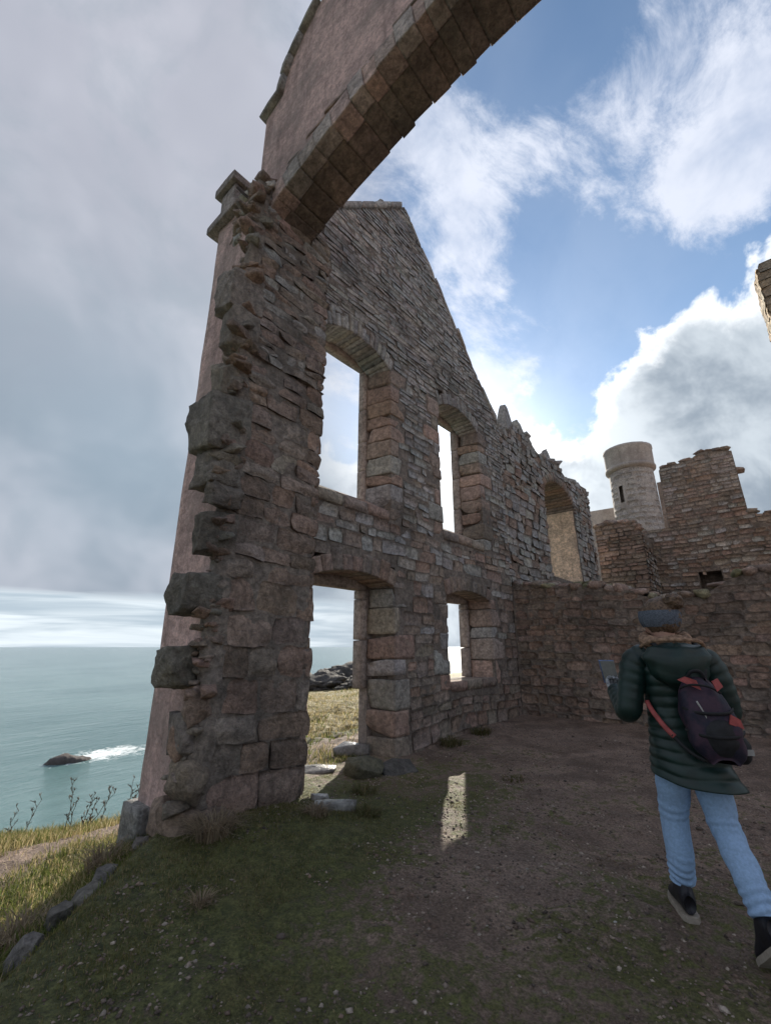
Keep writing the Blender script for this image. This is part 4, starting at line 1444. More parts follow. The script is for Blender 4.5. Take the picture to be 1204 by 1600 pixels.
def keep_out(x, y):
    d, w = outside(x, y)
    land_ = in_poly(x, y, LANDP)
    q = np.stack([x, y, np.zeros_like(x)], 1)
    ln = fbm(q * .55, 41, 3)
    tr = np.exp(-((d - 2.0 - .25 * ln) / .42) ** 2) * (1 - w) + .75 * np.exp(-((d - .9) / .7) ** 2) * w
    return np.where((d > .05) & land_, np.clip(1.0 - 1.25 * tr + .3 * fbm(q * 3, 77, 2), .02, 1), 0)


def grass_cols(xy, greens, dries, pd):
    n = len(xy)
    q = np.stack([xy[:, 0], xy[:, 1], np.zeros(n)], 1)
    m = (nr.uniform(0, 1, n) < np.clip(pd + .5 * fbm(q * .9, 61, 3), 0.03, .97))
    g_ = np.array(greens)[nr.randint(0, len(greens), n)]
    d_ = np.array(dries)[nr.randint(0, len(dries), n)]
    return np.where(m[:, None], d_, g_) * nr.uniform(.7, 1.25, (n, 1))


GRN = [(.11, .14, .032), (.14, .17, .045), (.16, .17, .05), (.09, .115, .03)]
DRY = [(.44, .36, .18), (.36, .28, .14), (.50, .42, .24), (.31, .25, .12)]
xy = scatter(120000, -9.4, -2.2, -.6, 5.0, keep_out)
d_, w_ = outside(xy[:, 0], xy[:, 1])
pd = np.clip(.25 + .35 * sst(d_, .8, 3.0), 0, 1)
hh = nr.uniform(.03, .10, len(xy)) * (1 + .6 * sst(d_, .8, 3))
o = blades('cliff_grass', xy, hh, nr.uniform(.004, .009, len(xy)), grass_cols(xy, GRN, DRY, pd), .9, 3)
tag(o, 'sunlit yellow green grass on the cliff top left of the pier', 'grass', None, 'stuff')
xy = scatter(110000, -24, -4.95, 3.4, 22, lambda x, y: keep_out(x, y) * sst(x / (y + .01), -1.9, -1.5) * np.where(np.hypot(x, y) < 12, 1, .5))
hh = nr.uniform(.03, .11, len(xy)) * (1 + .5 * fbm(np.column_stack([xy, xy[:, 0] * 0]) * .8, 63, 2))
o = blades('headland_grass', xy, hh, nr.uniform(.008, .018, len(xy)), grass_cols(xy, GRN, DRY, .30 + .4 * sst(np.hypot(xy[:, 0], xy[:, 1]), 7.5, 11)), 1.0, 4)
tag(o, 'rough straw coloured grass beyond the doorway', 'grass', None, 'stuff')


def keep_in(x, y):
    d, w = outside(x, y)
    m = moss_field(x, y)
    q = np.stack([x, y, np.zeros_like(x)], 1)
    return np.where(d < .12, np.clip((m - .58) * 1.7 + 1.0 * fbm(q * 3.4, 91, 3), 0, 1), 0)


xy = scatter(330000, -4.6, 1.0, .2, 7.2, keep_in)
mm = moss_field(xy[:, 0], xy[:, 1])
hh = nr.uniform(.006, .018, len(xy)) * (1 + .9 * sst(mm, .65, 1.05))
o = blades('turf', xy, hh, nr.uniform(.003, .006, len(xy)), grass_cols(xy, [(.15, .15, .05), (.19, .18, .07), (.12, .125, .045)], [(.31, .25, .14), (.25, .195, .115)], .42), .9, 5)
tag(o, 'short mossy turf creeping over the mud floor', 'turf', None, 'stuff')


xy = scatter(9000, -3.9, .8, .5, 8.5, lambda x, y: np.where(outside(x, y)[0] < -.1, .75, 0))
o = blades('straw_litter', xy, nr.uniform(.006, .012, len(xy)), nr.uniform(.002, .004, len(xy)), np.array([(.36, .29, .18), (.26, .20, .13), (.18, .13, .09)])[nr.randint(0, 3, len(xy))], 3.5, 9)
tag(o, 'scraps of straw littering the mud floor', 'straw', None, 'stuff')


def tuft(name, label, cat, group, c, n, h, spread, cols, seed):
    r = np.random.RandomState(seed)
    vs, fs, cs = [], [], []
    z = float(ground_z(np.array([c[0]]), np.array([c[1]]))[0])
    for i in range(n):
        a, rad = r.uniform(0, 2 * math.pi), spread * math.sqrt(r.uniform(0, 1)) * .5
        x0, y0 = math.cos(a) * rad, math.sin(a) * rad
        hh, ln = h * r.uniform(.5, 1.1), h * r.uniform(.2, 1.1)
        a2 = a + r.normal(0, .5)
        w = r.uniform(.003, .007)
        sx, sy = math.sin(a2) * w, -math.cos(a2) * w
        k = len(vs)
        for t in (0, .35, .7, 1.0):
            lx, ly, lz = math.cos(a2) * ln * t * t, math.sin(a2) * ln * t * t, hh * (t - .45 * t * t * t)
            ww = (1 - t * .9)
            vs += [(x0 + lx - sx * ww, y0 + ly - sy * ww, lz), (x0 + lx + sx * ww, y0 + ly + sy * ww, lz)]
        fs += [(k + 2 * j, k + 2 * j + 1, k + 2 * j + 3, k + 2 * j + 2) for j in range(3)]
        cc = np.array(cols[r.randint(len(cols))]) * r.uniform(.7, 1.2)
        cs += [cc] * 8
    o = mesh_obj(name, vs, fs, M_GRASS, None, np.array(cs))
    o.location = (c[0], c[1], z - .01)
    return tag(o, label, cat, group)


STRAW = [(.30, .235, .16), (.25, .19, .13), (.36, .29, .20)]
OLIVE = [(.10, .11, .04), (.14, .13, .055), (.22, .18, .09)]
for i, (c, n, h, s, cl, lb) in enumerate([
        ((-3.52, 2.12), 420, .26, .26, STRAW, 'large straw coloured grass tuft at the foot of the pier'),
        ((-3.30, 2.95), 160, .13, .20, STRAW, 'small straw tuft right of the pier foot'),
        ((-2.86, 1.68), 90, .10, .12, STRAW, 'tiny reddish tuft alone in the turf below the pier'),
        ((-4.42, 1.72), 260, .22, .26, STRAW, 'straw tuft hanging beside the plinth stone'),
        ((-3.78, 1.05), 240, .20, .30, STRAW, 'bleached tuft spilling over the footing stones'),
        ((-3.30, .72), 200, .18, .30, OLIVE, 'green tuft beside the lowest footing stones'),
        ((-3.15, 3.42), 170, .12, .24, OLIVE, 'green hummock tuft behind the wet grey stone'),
        ((-3.62, 3.9), 170, .13, .24, OLIVE, 'olive tuft before the mossy boulder'),
        ((-4.08, 6.3), 200, .20, .34, OLIVE, 'weedy tuft at the wall foot below the lower window'),
        ((-4.05, 7.2), 200, .18, .34, OLIVE, 'weedy tuft under the sill of the lower window'),
        ((-2.6, 5.3), 110, .07, .26, OLIVE, 'flat withered tuft in the mud right of the sun patch')]):
    tuft('grass_tuft', lb, 'grass tuft', 'grass tufts on the floor', c, n, h, s, cl, 40 + i)

# dead weed stalks on the cliff edge
M_STALK = simple_mat('dead_stalk', (.13, .10, .07), .8, .3, 30)


def stalk(c, h, lean, seed, label):
    r = np.random.RandomState(seed)
    vs, fs = [], []

    def tube(p, q, r0, r1):
        p, q = Vector(p), Vector(q)
        d = (q - p).normalized()
        s1 = d.cross(Vector((.3, 1, .2))).normalized()
        s2 = d.cross(s1)
        k = len(vs)
        for pt, rr in ((p, r0), (q, r1)):
            for j in range(4):
                a = j * math.pi / 2
                vs.append(pt + (s1 * math.cos(a) + s2 * math.sin(a)) * rr)
        fs.extend([(k + j, k + (j + 1) % 4, k + 4 + (j + 1) % 4, k + 4 + j) for j in range(4)])
    p = Vector((0, 0, 0))
    n = 6
    for i in range(n):
        q = p + Vector((lean[0] * h / n + r.normal(0, .012), lean[1] * h / n + r.normal(0, .012), h / n))
        tube(p, q, .006 * (1 - i / n * .6), .006 * (1 - (i + 1) / n * .6))
        if i > 0:
            for _ in range(r.randint(1, 3)):
                a = r.uniform(0, 6.28)
                l = h * r.uniform(.06, .2)
                tube(q, q + Vector((math.cos(a) * l * .6, math.sin(a) * l * .6, l)), .004, .002)
                for k2 in range(3):
                    e = q + Vector((math.cos(a) * l * .6, math.sin(a) * l * .6, l)) * r.uniform(.6, 1)
                    tube(e, e + Vector((r.normal(0, .02), r.normal(0, .02), .03)), .005, .003)
        p = q
    z = float(ground_z(np.array([c[0]]), np.array([c[1]]))[0])
    o = mesh_obj('weed_stalk', vs, fs, M_STALK)
    o.location = (c[0], c[1], z - .03)
    return tag(o, label, 'weed', 'dead weed stalks on the cliff edge')


WEED = [((-8.45, 2.02), .75, (.05, .1), 'leftmost pair of short dead weed stalks on the cliff edge'), ((-8.40, 2.12), .95, (.15, .25), 'leaning dead stalk near the left picture edge'),
        ((-7.9, 2.5), 1.25, (-.02, .0), 'tallest upright dead weed stalk on the cliff edge'), ((-7.95, 2.56), .80, (.0, .1), 'dead stalk just right of the tallest one'),
        ((-7.8, 2.66), .85, (.02, .1), 'middle dead stalk between the tall one and the branchy one'), ((-7.75, 2.72), .7, (.05, .15), 'short dead stalk left of the branchy one'),
        ((-7.6, 2.84), .95, (.0, .05), 'thick branchy dead stalk on the cliff edge'), ((-7.75, 2.6), .95, (.35, .75), 'dead stalk bent almost flat across the grass'),
        ((-7.5, 3.0), .85, (.1, .5), 'slanting dead stalk close to the pier'), ((-7.4, 3.08), 1.1, (.0, .0), 'slim dead stalk touching the edge of the pier')]
for i, (c, h, l, lb) in enumerate(WEED):
    stalk(c, h * .52, l, 60 + i, lb)

# ------------------------------------------------------------------ walking person
M_JACKET = simple_mat('quilted_nylon', (.006, .024, .021), .45, .25, 9, .15, .5)
M_JEANS = simple_mat('light_denim', (.31, .46, .68), .88, .09, 60, .35, .2)
M_SKIN = simple_mat('skin', (.50, .30, .23), .55, .05, 20)
M_HAIR = simple_mat('brown_hair', (.13, .085, .055), .55, .45, 60, .6)
M_KNIT = simple_mat('blue_grey_knit', (.12, .14, .175), .9, .2, 90, .8, .1)
M_FUR = simple_mat('beige_scarf', (.30, .20, .14), .95, .35, 40, .9, .1)
M_BOOT = simple_mat('black_boot', (.014, .014, .020), .45, .2, 25, .1)
M_SOLE = simple_mat('beige_rubber', (.34, .30, .25), .7, .15, 30)
M_BAG = simple_mat('navy_bag', (.020, .022, .045), .6, .3, 12, .3, .3, 0, (.055, .030, .050))
M_CORAL = simple_mat('coral_strap', (.33, .068, .065), .6, .15, 30)
M_BLACK = simple_mat('black_webbing', (.012, .013, .016), .65, .2, 40)
M_GLOVE = simple_mat('grey_glove', (.33, .34, .36), .9, .4, 60, .5, .1)
M_BLUE = simple_mat('blue_cover', (.11, .17, .33), .4, .35, 16)
M_PALE = simple_mat('grey_label', (.32, .32, .31), .6, .1, 20)

PLOC = (-.53, 3.325)
PZ0 = float(ground_z(np.array([PLOC[0]]), np.array([PLOC[1]]), False)[0]) + .005
HEADING = R(26)
person = thing('person', (PLOC[0], PLOC[1], PZ0), 'person in long dark green quilted coat and light blue jeans walking away', 'person')
person.rotation_euler = (0, 0, HEADING)


def part(name, verts, faces, mat, parent, smooth=True, sub=0):
    me = bpy.data.meshes.new(name)
    me.from_pydata([tuple(v) for v in verts], [], [tuple(f) for f in faces])
    me.materials.append(mat)
    me.polygons.foreach_set('use_smooth', np.full(len(me.polygons), smooth, bool))
    o = bpy.data.objects.new(name, me)
    COL.objects.link(o)
    o.parent = parent
    if sub:
        o.modifiers.new('s', 'SUBSURF').levels = sub
        o.modifiers['s'].render_levels = sub
    return o


def tube_rings(path, radii, seg=20, quilt=0.0, pitch=.055, squash=1.0, wob=0.0, seed=0, up=(0, 1, 0), per=6):
    """smooth tube through points; returns verts, faces"""
    P = np.array(path, float)
    n = len(P)
    tt = np.linspace(0, n - 1, (n - 1) * per + 1)

    def cr(A):
        out = []
        for t in tt:
            i = min(int(t), n - 2)
            u = t - i
            p0, p1, p2, p3 = A[max(i - 1, 0)], A[i], A[i + 1], A[min(i + 2, n - 1)]
            out.append(.5 * ((2 * p1) + (-p0 + p2) * u + (2 * p0 - 5 * p1 + 4 * p2 - p3) * u * u + (-p0 + 3 * p1 - 3 * p2 + p3) * u ** 3))
        return np.array(out)
    C, Rd = cr(P), cr(np.array(radii, float)[:, None])[:, 0]
    ln = np.concatenate([[0], np.cumsum(np.linalg.norm(np.diff(C, axis=0), axis=1))])
    vs = []
    for i in range(len(C)):
        d = C[min(i + 1, len(C) - 1)] - C[max(i - 1, 0)]
        d /= np.linalg.norm(d) + 1e-9
        s1 = np.cross(d, up)
        s1 /= np.linalg.norm(s1) + 1e-9
        s2 = np.cross(s1, d)
        for j in range(seg):
            a = 2 * math.pi * j / seg
            r = Rd[i] * (1 + quilt * (abs(math.sin(math.pi * ln[i] / pitch)) ** .6 - .6))
            if wob:
                fr = ln[i] / ln[-1]
                fold = .075 * sst(fr, .74, .95) * math.sin(ln[i] * 165 + 1.4 * math.sin(a * 2 + seed)) + .035 * math.exp(-((fr - .46) / .07) ** 2) * math.sin(ln[i] * 120 + 2.0 * math.sin(a + seed))
                r *= 1 + float(fold)
                r *= 1 + wob * math.sin(ln[i] * 46 + 2.2 * math.sin(a + seed) + seed) * (.5 + .5 * math.sin(ln[i] * 9 + seed))
            vs.append(C[i] + s1 * math.cos(a) * r + s2 * math.sin(a) * r * squash)
    m = len(C)
    fs = [(i * seg + j, i * seg + (j + 1) % seg, (i + 1) * seg + (j + 1) % seg, (i + 1) * seg + j) for i in range(m - 1) for j in range(seg)]
    fs += [tuple(range(seg - 1, -1, -1)), tuple((m - 1) * seg + j for j in range(seg))]
    return vs, fs


def skin_mesh(name, joints, edges, mat, parent, sub=2):
    """continuous surface grown round a skeleton of joints (x, y, z, radius)"""
    me = bpy.data.meshes.new(name + '_skeleton')
    me.from_pydata([j[:3] for j in joints], edges, [])
    o = bpy.data.objects.new(name + '_skeleton', me)
    COL.objects.link(o)
    o.modifiers.new('skin', 'SKIN')
    sv = me.skin_vertices[0].data
    for k, j in enumerate(joints):
        sv[k].radius = (j[3], j[3] if len(j) < 5 else j[4])
        sv[k].use_root = k == 0
    m = o.modifiers.new('sub', 'SUBSURF')
    m.levels = m.render_levels = sub
    dg = bpy.context.evaluated_depsgraph_get()
    dg.update()
    new = bpy.data.meshes.new_from_object(o.evaluated_get(dg))
    bpy.data.objects.remove(o)
    new.name = name
    new.materials.clear()
    new.materials.append(mat)
    new.polygons.foreach_set('use_smooth', np.ones(len(new.polygons), bool))
    r = bpy.data.objects.new(name, new)
    COL.objects.link(r)
    r.parent = parent
    return r


LW, RW = (-.285, .225, 1.16), (.15, .27, 1.13)                 # wrists
LE, RE = (-.275, -.01, 1.07), (.255, .02, 1.06)                # elbows
LA, RA = (-.10, .12, .11), (.125, -.29, .19)                   # ankles
LK, RK = (-.095, .085, .49), (.105, -.075, .49)                # knees
J = [(0, 0, .93, .12), (0, .0, 1.12, .11), (0, -.01, 1.30, .12), (0, -.005, 1.43, .055), (0, .015, 1.50, .054), (0, .035, 1.56, .072), (0, .032, 1.62, .092), (0, .022, 1.68, .078),
     (-.17, -.01, 1.36, .055), (*LE, .045), (*LW, .032), (.17, -.01, 1.36, .055), (*RE, .045), (*RW, .032),
     (-.09, 0, .86, .085), (*LK, .055), (*LA, .042), (.09, -.01, .86, .085), (*RK, .055), (*RA, .042), (0, .125, 1.585, .016)]
Ed = [(0, 1), (1, 2), (2, 3), (3, 4), (4, 5), (5, 6), (6, 7), (2, 8), (8, 9), (9, 10), (2, 11), (11, 12), (12, 13), (0, 14), (14, 15), (15, 16), (0, 17), (17, 18), (18, 19), (5, 20)]
def turn(p, a=R(42)):                                           # the head is turned to the left
    x, y = p[0], p[1] - .01
    return (x * math.cos(a) - y * math.sin(a), .01 + x * math.sin(a) + y * math.cos(a), *p[2:])


J = [turn(j) if k in (5, 6, 7, 20) else j for k, j in enumerate(J)]
body = skin_mesh('body', J, Ed, M_SKIN, person)
for sx in (-1, 1):
    v, f = tube_rings([turn(p) for p in ((sx * .034, .110, 1.625), (sx * .034, .122, 1.625), (sx * .034, .127, 1.625))], [.012, .010, .004], 8, up=(0, 0, 1), per=2)
    part('eye', v, f, M_BLACK, person)
v, f = tube_rings([turn(p) for p in ((-.026, .108, 1.535), (0, .120, 1.533), (.026, .108, 1.535))], [.004, .007, .004], 8, up=(0, 0, 1), per=3)
part('mouth', v, f, M_CORAL, person)

# coat: lofted rings with quilting
def loft(prof, seg=72, quilt=.0, pitch=.058, nz=110, open_top=False, flare=None):
    Z = [p[0] for p in prof]
    zs = np.linspace(Z[0], Z[-1], nz)
    A = [np.interp(zs, Z, [p[k] for p in prof]) for k in range(5)]
    vs = []
    for i, z in enumerate(zs):
        for j in range(seg):
            a = 2 * math.pi * j / seg
            sag = .010 * math.cos(2 * a) + .006 * math.sin(3 * a + 1)
            q = 1 + quilt * (abs(math.sin(math.pi * (z + sag) / pitch)) ** .55 - .62) * (1 + .3 * math.sin(5 * a + z * 9))
            wr = 1 + .018 * math.sin(7 * a + 17 * z) * math.sin(11 * z + a)
            rx, ry = A[3][i] * q * wr, A[4][i] * q * wr
            ex, ey = math.copysign(abs(math.cos(a)) ** .85, math.cos(a)), math.copysign(abs(math.sin(a)) ** .85, math.sin(a))
            x, y = A[1][i] + rx * ex, A[2][i] + ry * ey
            zz = z
            if flare:
                x, y, zz = flare(x, y, z, a)
            vs.append((x, y, zz))
    fs = [(i * seg + j, i * seg + (j + 1) % seg, (i + 1) * seg + (j + 1) % seg, (i + 1) * seg + j) for i in range(nz - 1) for j in range(seg)]
    return vs, fs + [tuple(range(seg - 1, -1, -1)), tuple((nz - 1) * seg + j for j in range(seg))]


def coat_flare(x, y, z, a):
    t = max(0, (1.0 - z) / .29)
    b = max(0, math.cos(a + 1.15))                 # right rear flap swings out
    return x + .05 * t * t * b, y - .06 * t * t * b, z - .012 * t * b + .035 * t * max(0, math.cos(a - 2.6))


v, f = loft([(.715, .0, -.02, .197, .160), (.77, 0, -.015, .193, .156), (.86, 0, -.01, .184, .150), (.97, 0, -.005, .172, .140), (1.08, 0, 0, .162, .131), (1.2, 0, -.005, .170, .134),
             (1.30, 0, -.012, .182, .133), (1.36, 0, -.014, .172, .123), (1.41, 0, -.010, .130, .103), (1.45, 0, -.002, .096, .090), (1.49, 0, .010, .085, .086)], quilt=.062, flare=coat_flare)
v = np.array(v)
v += .010 * np.stack([fbm(v * 9 + 3, 81, 3), fbm(v * 9 + 17, 82, 3), .4 * fbm(v * 7 + 29, 83, 2)], 1)
coat = part('coat', v, f, M_JACKET, person)
for s, E_, W_ in ((-1, LE, LW), (1, RE, RW)):
    v, f = tube_rings([(s * .120, -.012, 1.395), (s * .195, -.012, 1.345), (s * .238, -.015, 1.22), E_, (W_[0] * .55 + E_[0] * .45, W_[1] * .5 + E_[1] * .5, W_[2] * .5 + E_[2] * .5 - .01), W_],
                      [.070, .080, .073, .069, .060, .050], 24, .085, .055, up=(s, .3, 0), per=12)
    part('sleeve', v, f, M_JACKET, coat)
# hood lying on the back
hv, hf = [], []
n1, n2 = 20, 28
for i in range(n1 + 1):
    th = math.pi * i / n1
    for j in range(n2):
        a = 2 * math.pi * j / n2
        x, y, z = math.sin(th) * math.cos(a), math.sin(th) * math.sin(a), math.cos(th)
        k = 1 + .05 * math.sin(5 * a + 3 * th) + .04 * math.sin(9 * th)
        sag = .05 * (1 - abs(x)) * (1 if z < 0 else .2)
        hv.append((x * .178 * k, -.125 + y * .085 * k - .03 * (1 - z) * .5, 1.385 + z * (.085 if z > 0 else .150) * k - sag))
hf = [(i * n2 + j, i * n2 + (j + 1) % n2, (i + 1) * n2 + (j + 1) % n2, (i + 1) * n2 + j) for i in range(n1) for j in range(n2)]
part('hood', hv, hf, M_JACKET, coat)
v, f = tube_rings([(-.165, -.06, 1.44), (-.12, -.15, 1.475), (0, -.195, 1.480), (.12, -.17, 1.470), (.175, -.08, 1.425)], [.010, .012, .012, .012, .010], 8, 0, up=(0, 0, 1))
part('hood_trim', v, f, M_FUR, coat)
# scarf collar
pts = [(.112 * math.cos(a), .012 + .105 * math.sin(a), 1.485 + .018 * math.sin(a) + .006 * math.sin(3 * a)) for a in np.linspace(.25, 2 * math.pi + .25, 14)]
v, f = tube_rings(pts, [.036 + .006 * math.sin(k * 2.1) for k in range(14)], 14, 0, up=(0, 0, 1), wob=.10)
part('scarf', v, f, M_FUR, person)
# headband, hair, bun
def ellip(name, c, r, mat, parent, seed, amp=.04, fr=3.0, n1=18, n2=26, zlo=-1, zhi=1):
    vs = []
    for i in range(n1 + 1):
        th = math.acos(max(-1, min(1, zhi + (zlo - zhi) * i / n1)))
        for j in range(n2):
            a = 2 * math.pi * j / n2
            d = np.array((math.sin(th) * math.cos(a), math.sin(th) * math.sin(a), math.cos(th)))
            vs.append(d)
    D = np.array(vs)
    k = 1 + amp * fbm(D * fr + seed, seed, 3)
    V = D * k[:, None] * np.array(r) + np.array(c)
    if c[2] > 1.55:
        V = np.array([turn(p) for p in V])
    fs = [(i * n2 + j, i * n2 + (j + 1) % n2, (i + 1) * n2 + (j + 1) % n2, (i + 1) * n2 + j) for i in range(n1) for j in range(n2)]
    return part(name, V, fs, mat, parent)


ellip('headband', (0, .020, 1.625), (.110, .124, .118), M_KNIT, person, 3, .015, 6, zlo=-.55, zhi=.30)
hair = ellip('hair', (0, .008, 1.625), (.099, .111, .122), M_HAIR, person, 5, .07, 9)
ellip('bun', (.005, -.080, 1.712), (.058, .058, .050), M_HAIR, hair, 7, .38, 6)
# jeans: two legs meeting in a seat
v, f = tube_rings([(0, 0, 1.0), (0, -.01, .90), (0, -.01, .80)], [.115, .130, .125], 24, 0, squash=.85, up=(0, 1, 0))
jeans = part('jeans', v, f, M_JEANS, person)
for nm, H_, K_, A_, sd in (('leg', (-.074, -.005, .84), LK, LA, 1), ('leg', (.074, -.012, .84), RK, RA, 4)):
    up = ((H_[0] + K_[0]) / 2, (H_[1] + K_[1]) / 2, (H_[2] + K_[2]) / 2)
    lo = ((A_[0] + K_[0]) / 2, (A_[1] + K_[1]) / 2 - .018, (A_[2] + K_[2]) / 2)
    A_ = (A_[0], A_[1] + (K_[1] - A_[1]) * (.16 if sd == 1 else .04), A_[2] + (.06 if sd == 1 else .015))
    v, f = tube_rings([H_, up, K_, lo, A_], [.096, .088, .073, .069, .060], 28, 0, wob=.05, seed=sd, up=(0, 1, 0), per=30)
    part('leg', v, f, M_JEANS, jeans)


def boot(A_, pitch, label=None):
    """A_ = ankle point; pitch tips the heel up"""
    c, s = math.cos(pitch), math.sin(pitch)

    def tr(p):                                   # pivot at the ball of the foot, ankle placed at A_
        x, y, z = p
        y2, z2 = y * c - (z - .10) * -s * 1, (z - .10) * c - y * s
        return (A_[0] + x, A_[1] + y2, A_[2] + z2)
    secs = [(-.075, .030, .020, .105), (-.055, .040, .0, .17), (-.01, .043, .0, .20), (.035, .043, .0, .19), (.08, .044, .0, .105), (.13, .047, .0, .082), (.175, .042, .0, .066), (.205, .028, .004, .050)]
    vs, fs = [], []
    seg = 16
    for (y, w, z0, z1) in secs:
        for j in range(seg):
            a = 2 * math.pi * j / seg
            vs.append(tr((w * math.cos(a) * (1 - .15 * max(0, math.sin(a))), y, .018 + (z0 + z1) / 2 + (z1 - z0) / 2 * math.sin(a))))
    n = len(secs)
    fs = [(i * seg + j, i * seg + (j + 1) % seg, (i + 1) * seg + (j + 1) % seg, (i + 1) * seg + j) for i in range(n - 1) for j in range(seg)] + [tuple(range(seg)), tuple((n - 1) * seg + j for j in range(seg - 1, -1, -1))]
    b = part('boot', vs, fs, M_BOOT, person, True, 1)
    vs = []
    out = [(-.085, .026), (-.06, .043), (0, .047), (.06, .047), (.12, .051), (.17, .048), (.205, .034), (.218, .012)]
    ring = [(w, y) for y, w in out] + [(-w, y) for y, w in reversed(out)]
    for z in (-.004, .024):
        for (x, y) in ring:
            vs.append(tr((x * (1 if z < 0.02 else .97), y, z + .004)))
    m = len(ring)
    fs = [(j, (j + 1) % m, m + (j + 1) % m, m + j) for j in range(m)] + [tuple(range(m - 1, -1, -1)), tuple(range(m, 2 * m))]
    part('sole', vs, fs, M_SOLE, b, False)


boot((LA[0], LA[1] - .005, LA[2] - .005), 0.0)
boot((RA[0], RA[1], RA[2] - .03), R(38))


def hand(W_, fwd, up, side, parent):
    """a gloved hand: palm and five bent fingers closing on what it holds"""
    F = Vector(fwd).normalized()
    U = Vector(up).normalized()
    S = F.cross(U).normalized() * side
    w = Vector(W_)
    js, es = [], []

    def add(p, r):
        js.append((*p, r))
        return len(js) - 1
    a = add(w - F * .03, .030)
    b = add(w + F * .035, .030)
    es.append((a, b))
    kn = [(-.030, .080, .95), (-.010, .088, 1.05), (.011, .085, 1.0), (.030, .076, .8)]
    for (o, l, sc) in kn:
        k0 = add(w + F * .070 + S * o, .0125)
        k1 = add(w + F * (.070 + .032 * sc) + S * o + U * .016, .0105)
        k2 = add(w + F * (.062 + .036 * sc) + S * o + U * .044, .0095)
        k3 = add(w + F * .050 + S * o + U * .058, .0085)
        es += [(b, k0), (k0, k1), (k1, k2), (k2, k3)]
    t0 = add(w + F * .02 - S * .040 + U * .012, .013)
    t1 = add(w + F * .050 - S * .050 + U * .034, .0115)
    t2 = add(w + F * .070 - S * .040 + U * .055, .0095)
    es += [(a, t0), (t0, t1), (t1, t2)]
    return skin_mesh('glove', js, es, M_GLOVE, parent, 2)


hand(LW, (.10, .75, .35), (.2, -.45, 1), 1, person)
hand(RW, (-.35, .75, .30), (-.2, -.45, 1), -1, person)

# leaflet in the left hand
leaf = thing('folded_leaflet', (0, 0, 0), 'blue folded leaflet or phone held up in the walker\'s gloved hand', 'leaflet')
leaf.location = person.matrix_basis @ Vector((-.175, .345, 1.20)) if False else Vector((PLOC[0], PLOC[1], PZ0))
leaf.rotation_euler = (0, 0, HEADING)


def slab(cx, cy, cz, w, d, h, ax, az_, mat, name, parent, bev=.0):
    v = np.array(box8(-w / 2, w / 2, -d / 2, d / 2, -h / 2, h / 2))
    c, s = math.cos(ax), math.sin(ax)
    v = np.stack([v[:, 0], v[:, 1] * c - v[:, 2] * s, v[:, 1] * s + v[:, 2] * c], 1)
    c, s = math.cos(az_), math.sin(az_)
    v = np.stack([v[:, 0] * c - v[:, 1] * s + cx, v[:, 0] * s + v[:, 1] * c + cy, v[:, 2] + cz], 1)
    return part(name, v, [(0, 2, 3, 1), (4, 5, 7, 6), (0, 1, 5, 4), (2, 6, 7, 3), (0, 4, 6, 2), (1, 3, 7, 5)], mat, parent, False)


slab(-.29, .325, 1.275, .095, .010, .17, R(28), R(-24), M_BLUE, 'cover', leaf)
slab(-.287, .318, 1.275, .088, .006, .16, R(28), R(-24), M_PALE, 'pages', leaf)

# backpack
bag = thing('backpack', (PLOC[0], PLOC[1], PZ0), 'slouching navy and coral patterned backpack on the walker\'s back', 'backpack')
bag.rotation_euler = (0, 0, HEADING)
bag.scale = (.90, .97, 1.0)
bag.location.z += .02
bv, bf = [], []
n1, n2 = 22, 30
for i in range(n1 + 1):
    t = i / n1
    z = 1.245 - .40 * t
    wid = .150 * (math.sin(math.pi * min(max(t, .02), .98)) ** .28) * (.80 + .28 * t)
    dep = .085 * (math.sin(math.pi * min(max(t, .02), .98)) ** .30) * (.60 + .75 * t)
    for j in range(n2):
        a = 2 * math.pi * j / n2
        ex = math.copysign(abs(math.cos(a)) ** .6, math.cos(a))
        ey = math.copysign(abs(math.sin(a)) ** .6, math.sin(a))
        k = 1 + .05 * math.sin(4 * a + 9 * t) + .03 * math.sin(17 * t + 2 * a)
        bv.append((.045 + .05 * t + wid * ex * k, -.245 - .03 * t + dep * ey * k, z + .015 * math.sin(3 * a)))
bf = [(i * n2 + j, i * n2 + (j + 1) % n2, (i + 1) * n2 + (j + 1) % n2, (i + 1) * n2 + j) for i in range(n1) for j in range(n2)] + [tuple(range(n2)), tuple(n1 * n2 + j for j in range(n2 - 1, -1, -1))]
part('sack', bv, bf, M_BAG, bag)
pk = ellip('front_pocket', (.09, -.325, .965), (.10, .045, .095), M_BLACK, bag, 9, .12, 3)
pk = ellip('side_pouch', (.205, -.235, .90), (.062, .062, .075), M_BLACK, bag, 10, .10, 3)
slab(.215, -.299, .895, .075, .006, .028, 0, .1, M_PALE, 'pouch_label', bag)
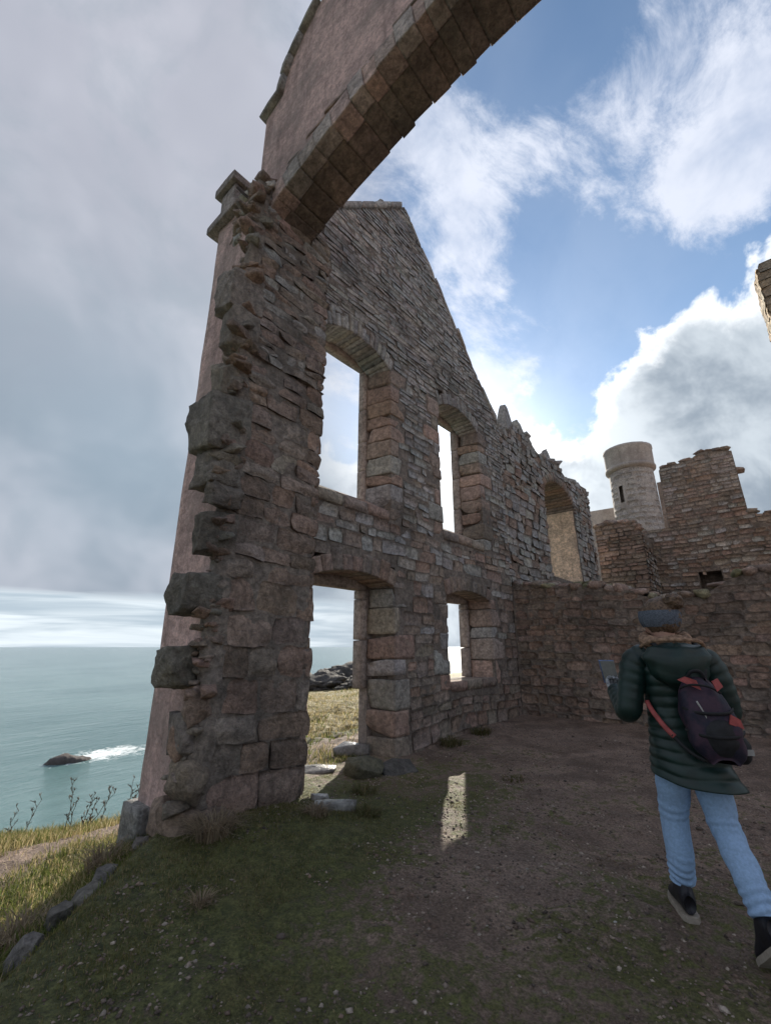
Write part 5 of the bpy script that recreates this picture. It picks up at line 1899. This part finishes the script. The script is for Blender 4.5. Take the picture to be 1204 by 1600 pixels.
for nm, pts, rad, mt in (
        ('shoulder_strap', [(-.10, .06, 1.415), (-.115, -.03, 1.455), (-.105, -.15, 1.41), (-.06, -.205, 1.30), (-.02, -.20, 1.22)], .016, M_BLACK),
        ('shoulder_strap', [(.13, .06, 1.40), (.14, -.04, 1.44), (.14, -.15, 1.40), (.12, -.205, 1.30), (.10, -.21, 1.22)], .016, M_BLACK),
        ('lower_strap', [(-.196, -.055, 1.11), (-.185, -.10, 1.06), (-.15, -.16, .99), (-.11, -.195, .94)], .015, M_CORAL),
        ('webbing', [(-.12, -.19, .95), (-.06, -.23, .88), (.0, -.27, .845), (.06, -.28, .84)], .011, M_BLACK),
        ('grab_loop', [(.0, -.22, 1.24), (.03, -.24, 1.285), (.08, -.24, 1.285), (.11, -.225, 1.24)], .010, M_BLACK),
        ('zip_line', [(-.07, -.30, 1.20), (-.02, -.335, 1.222), (.07, -.34, 1.215), (.14, -.315, 1.18)], .006, M_BLACK),
        ('side_webbing', [(-.065, -.27, 1.10), (-.03, -.325, 1.085), (.06, -.345, 1.08), (.15, -.335, 1.085), (.20, -.28, 1.10)], .009, M_BLACK),
        ('side_webbing', [(-.07, -.27, .99), (-.02, -.345, .975), (.08, -.375, .97), (.18, -.345, .975), (.235, -.28, .99)], .009, M_BLACK),
        ('zip_pull', [(.0, -.325, 1.14), (.03, -.335, 1.06), (.03, -.34, .99)], .005, M_PALE)):
    v, f = tube_rings(pts, [rad] * len(pts), 10, 0, squash=.45, up=(0, 1, .2))
    part(nm, v, f, mt, bag)
for nm, tri in (('coral_flap', [(-.075, -.292, 1.245), (.035, -.318, 1.195), (.02, -.312, 1.245), (-.03, -.292, 1.262)]), ('coral_flap', [(.115, -.322, 1.19), (.155, -.312, 1.215), (.14, -.300, 1.255), (.105, -.305, 1.24)]),
                ('coral_patch', [(.135, -.345, 1.035), (.215, -.318, 1.01), (.205, -.318, 1.055), (.155, -.335, 1.08)])):
    n = np.array([0, -.012, 0])
    V = [np.array(p) for p in tri]
    part(nm, V + [p + n for p in V], [(0, 1, 2, 3), (7, 6, 5, 4), (0, 4, 5, 1), (1, 5, 6, 2), (2, 6, 7, 3), (3, 7, 4, 0)], M_CORAL, bag, False)
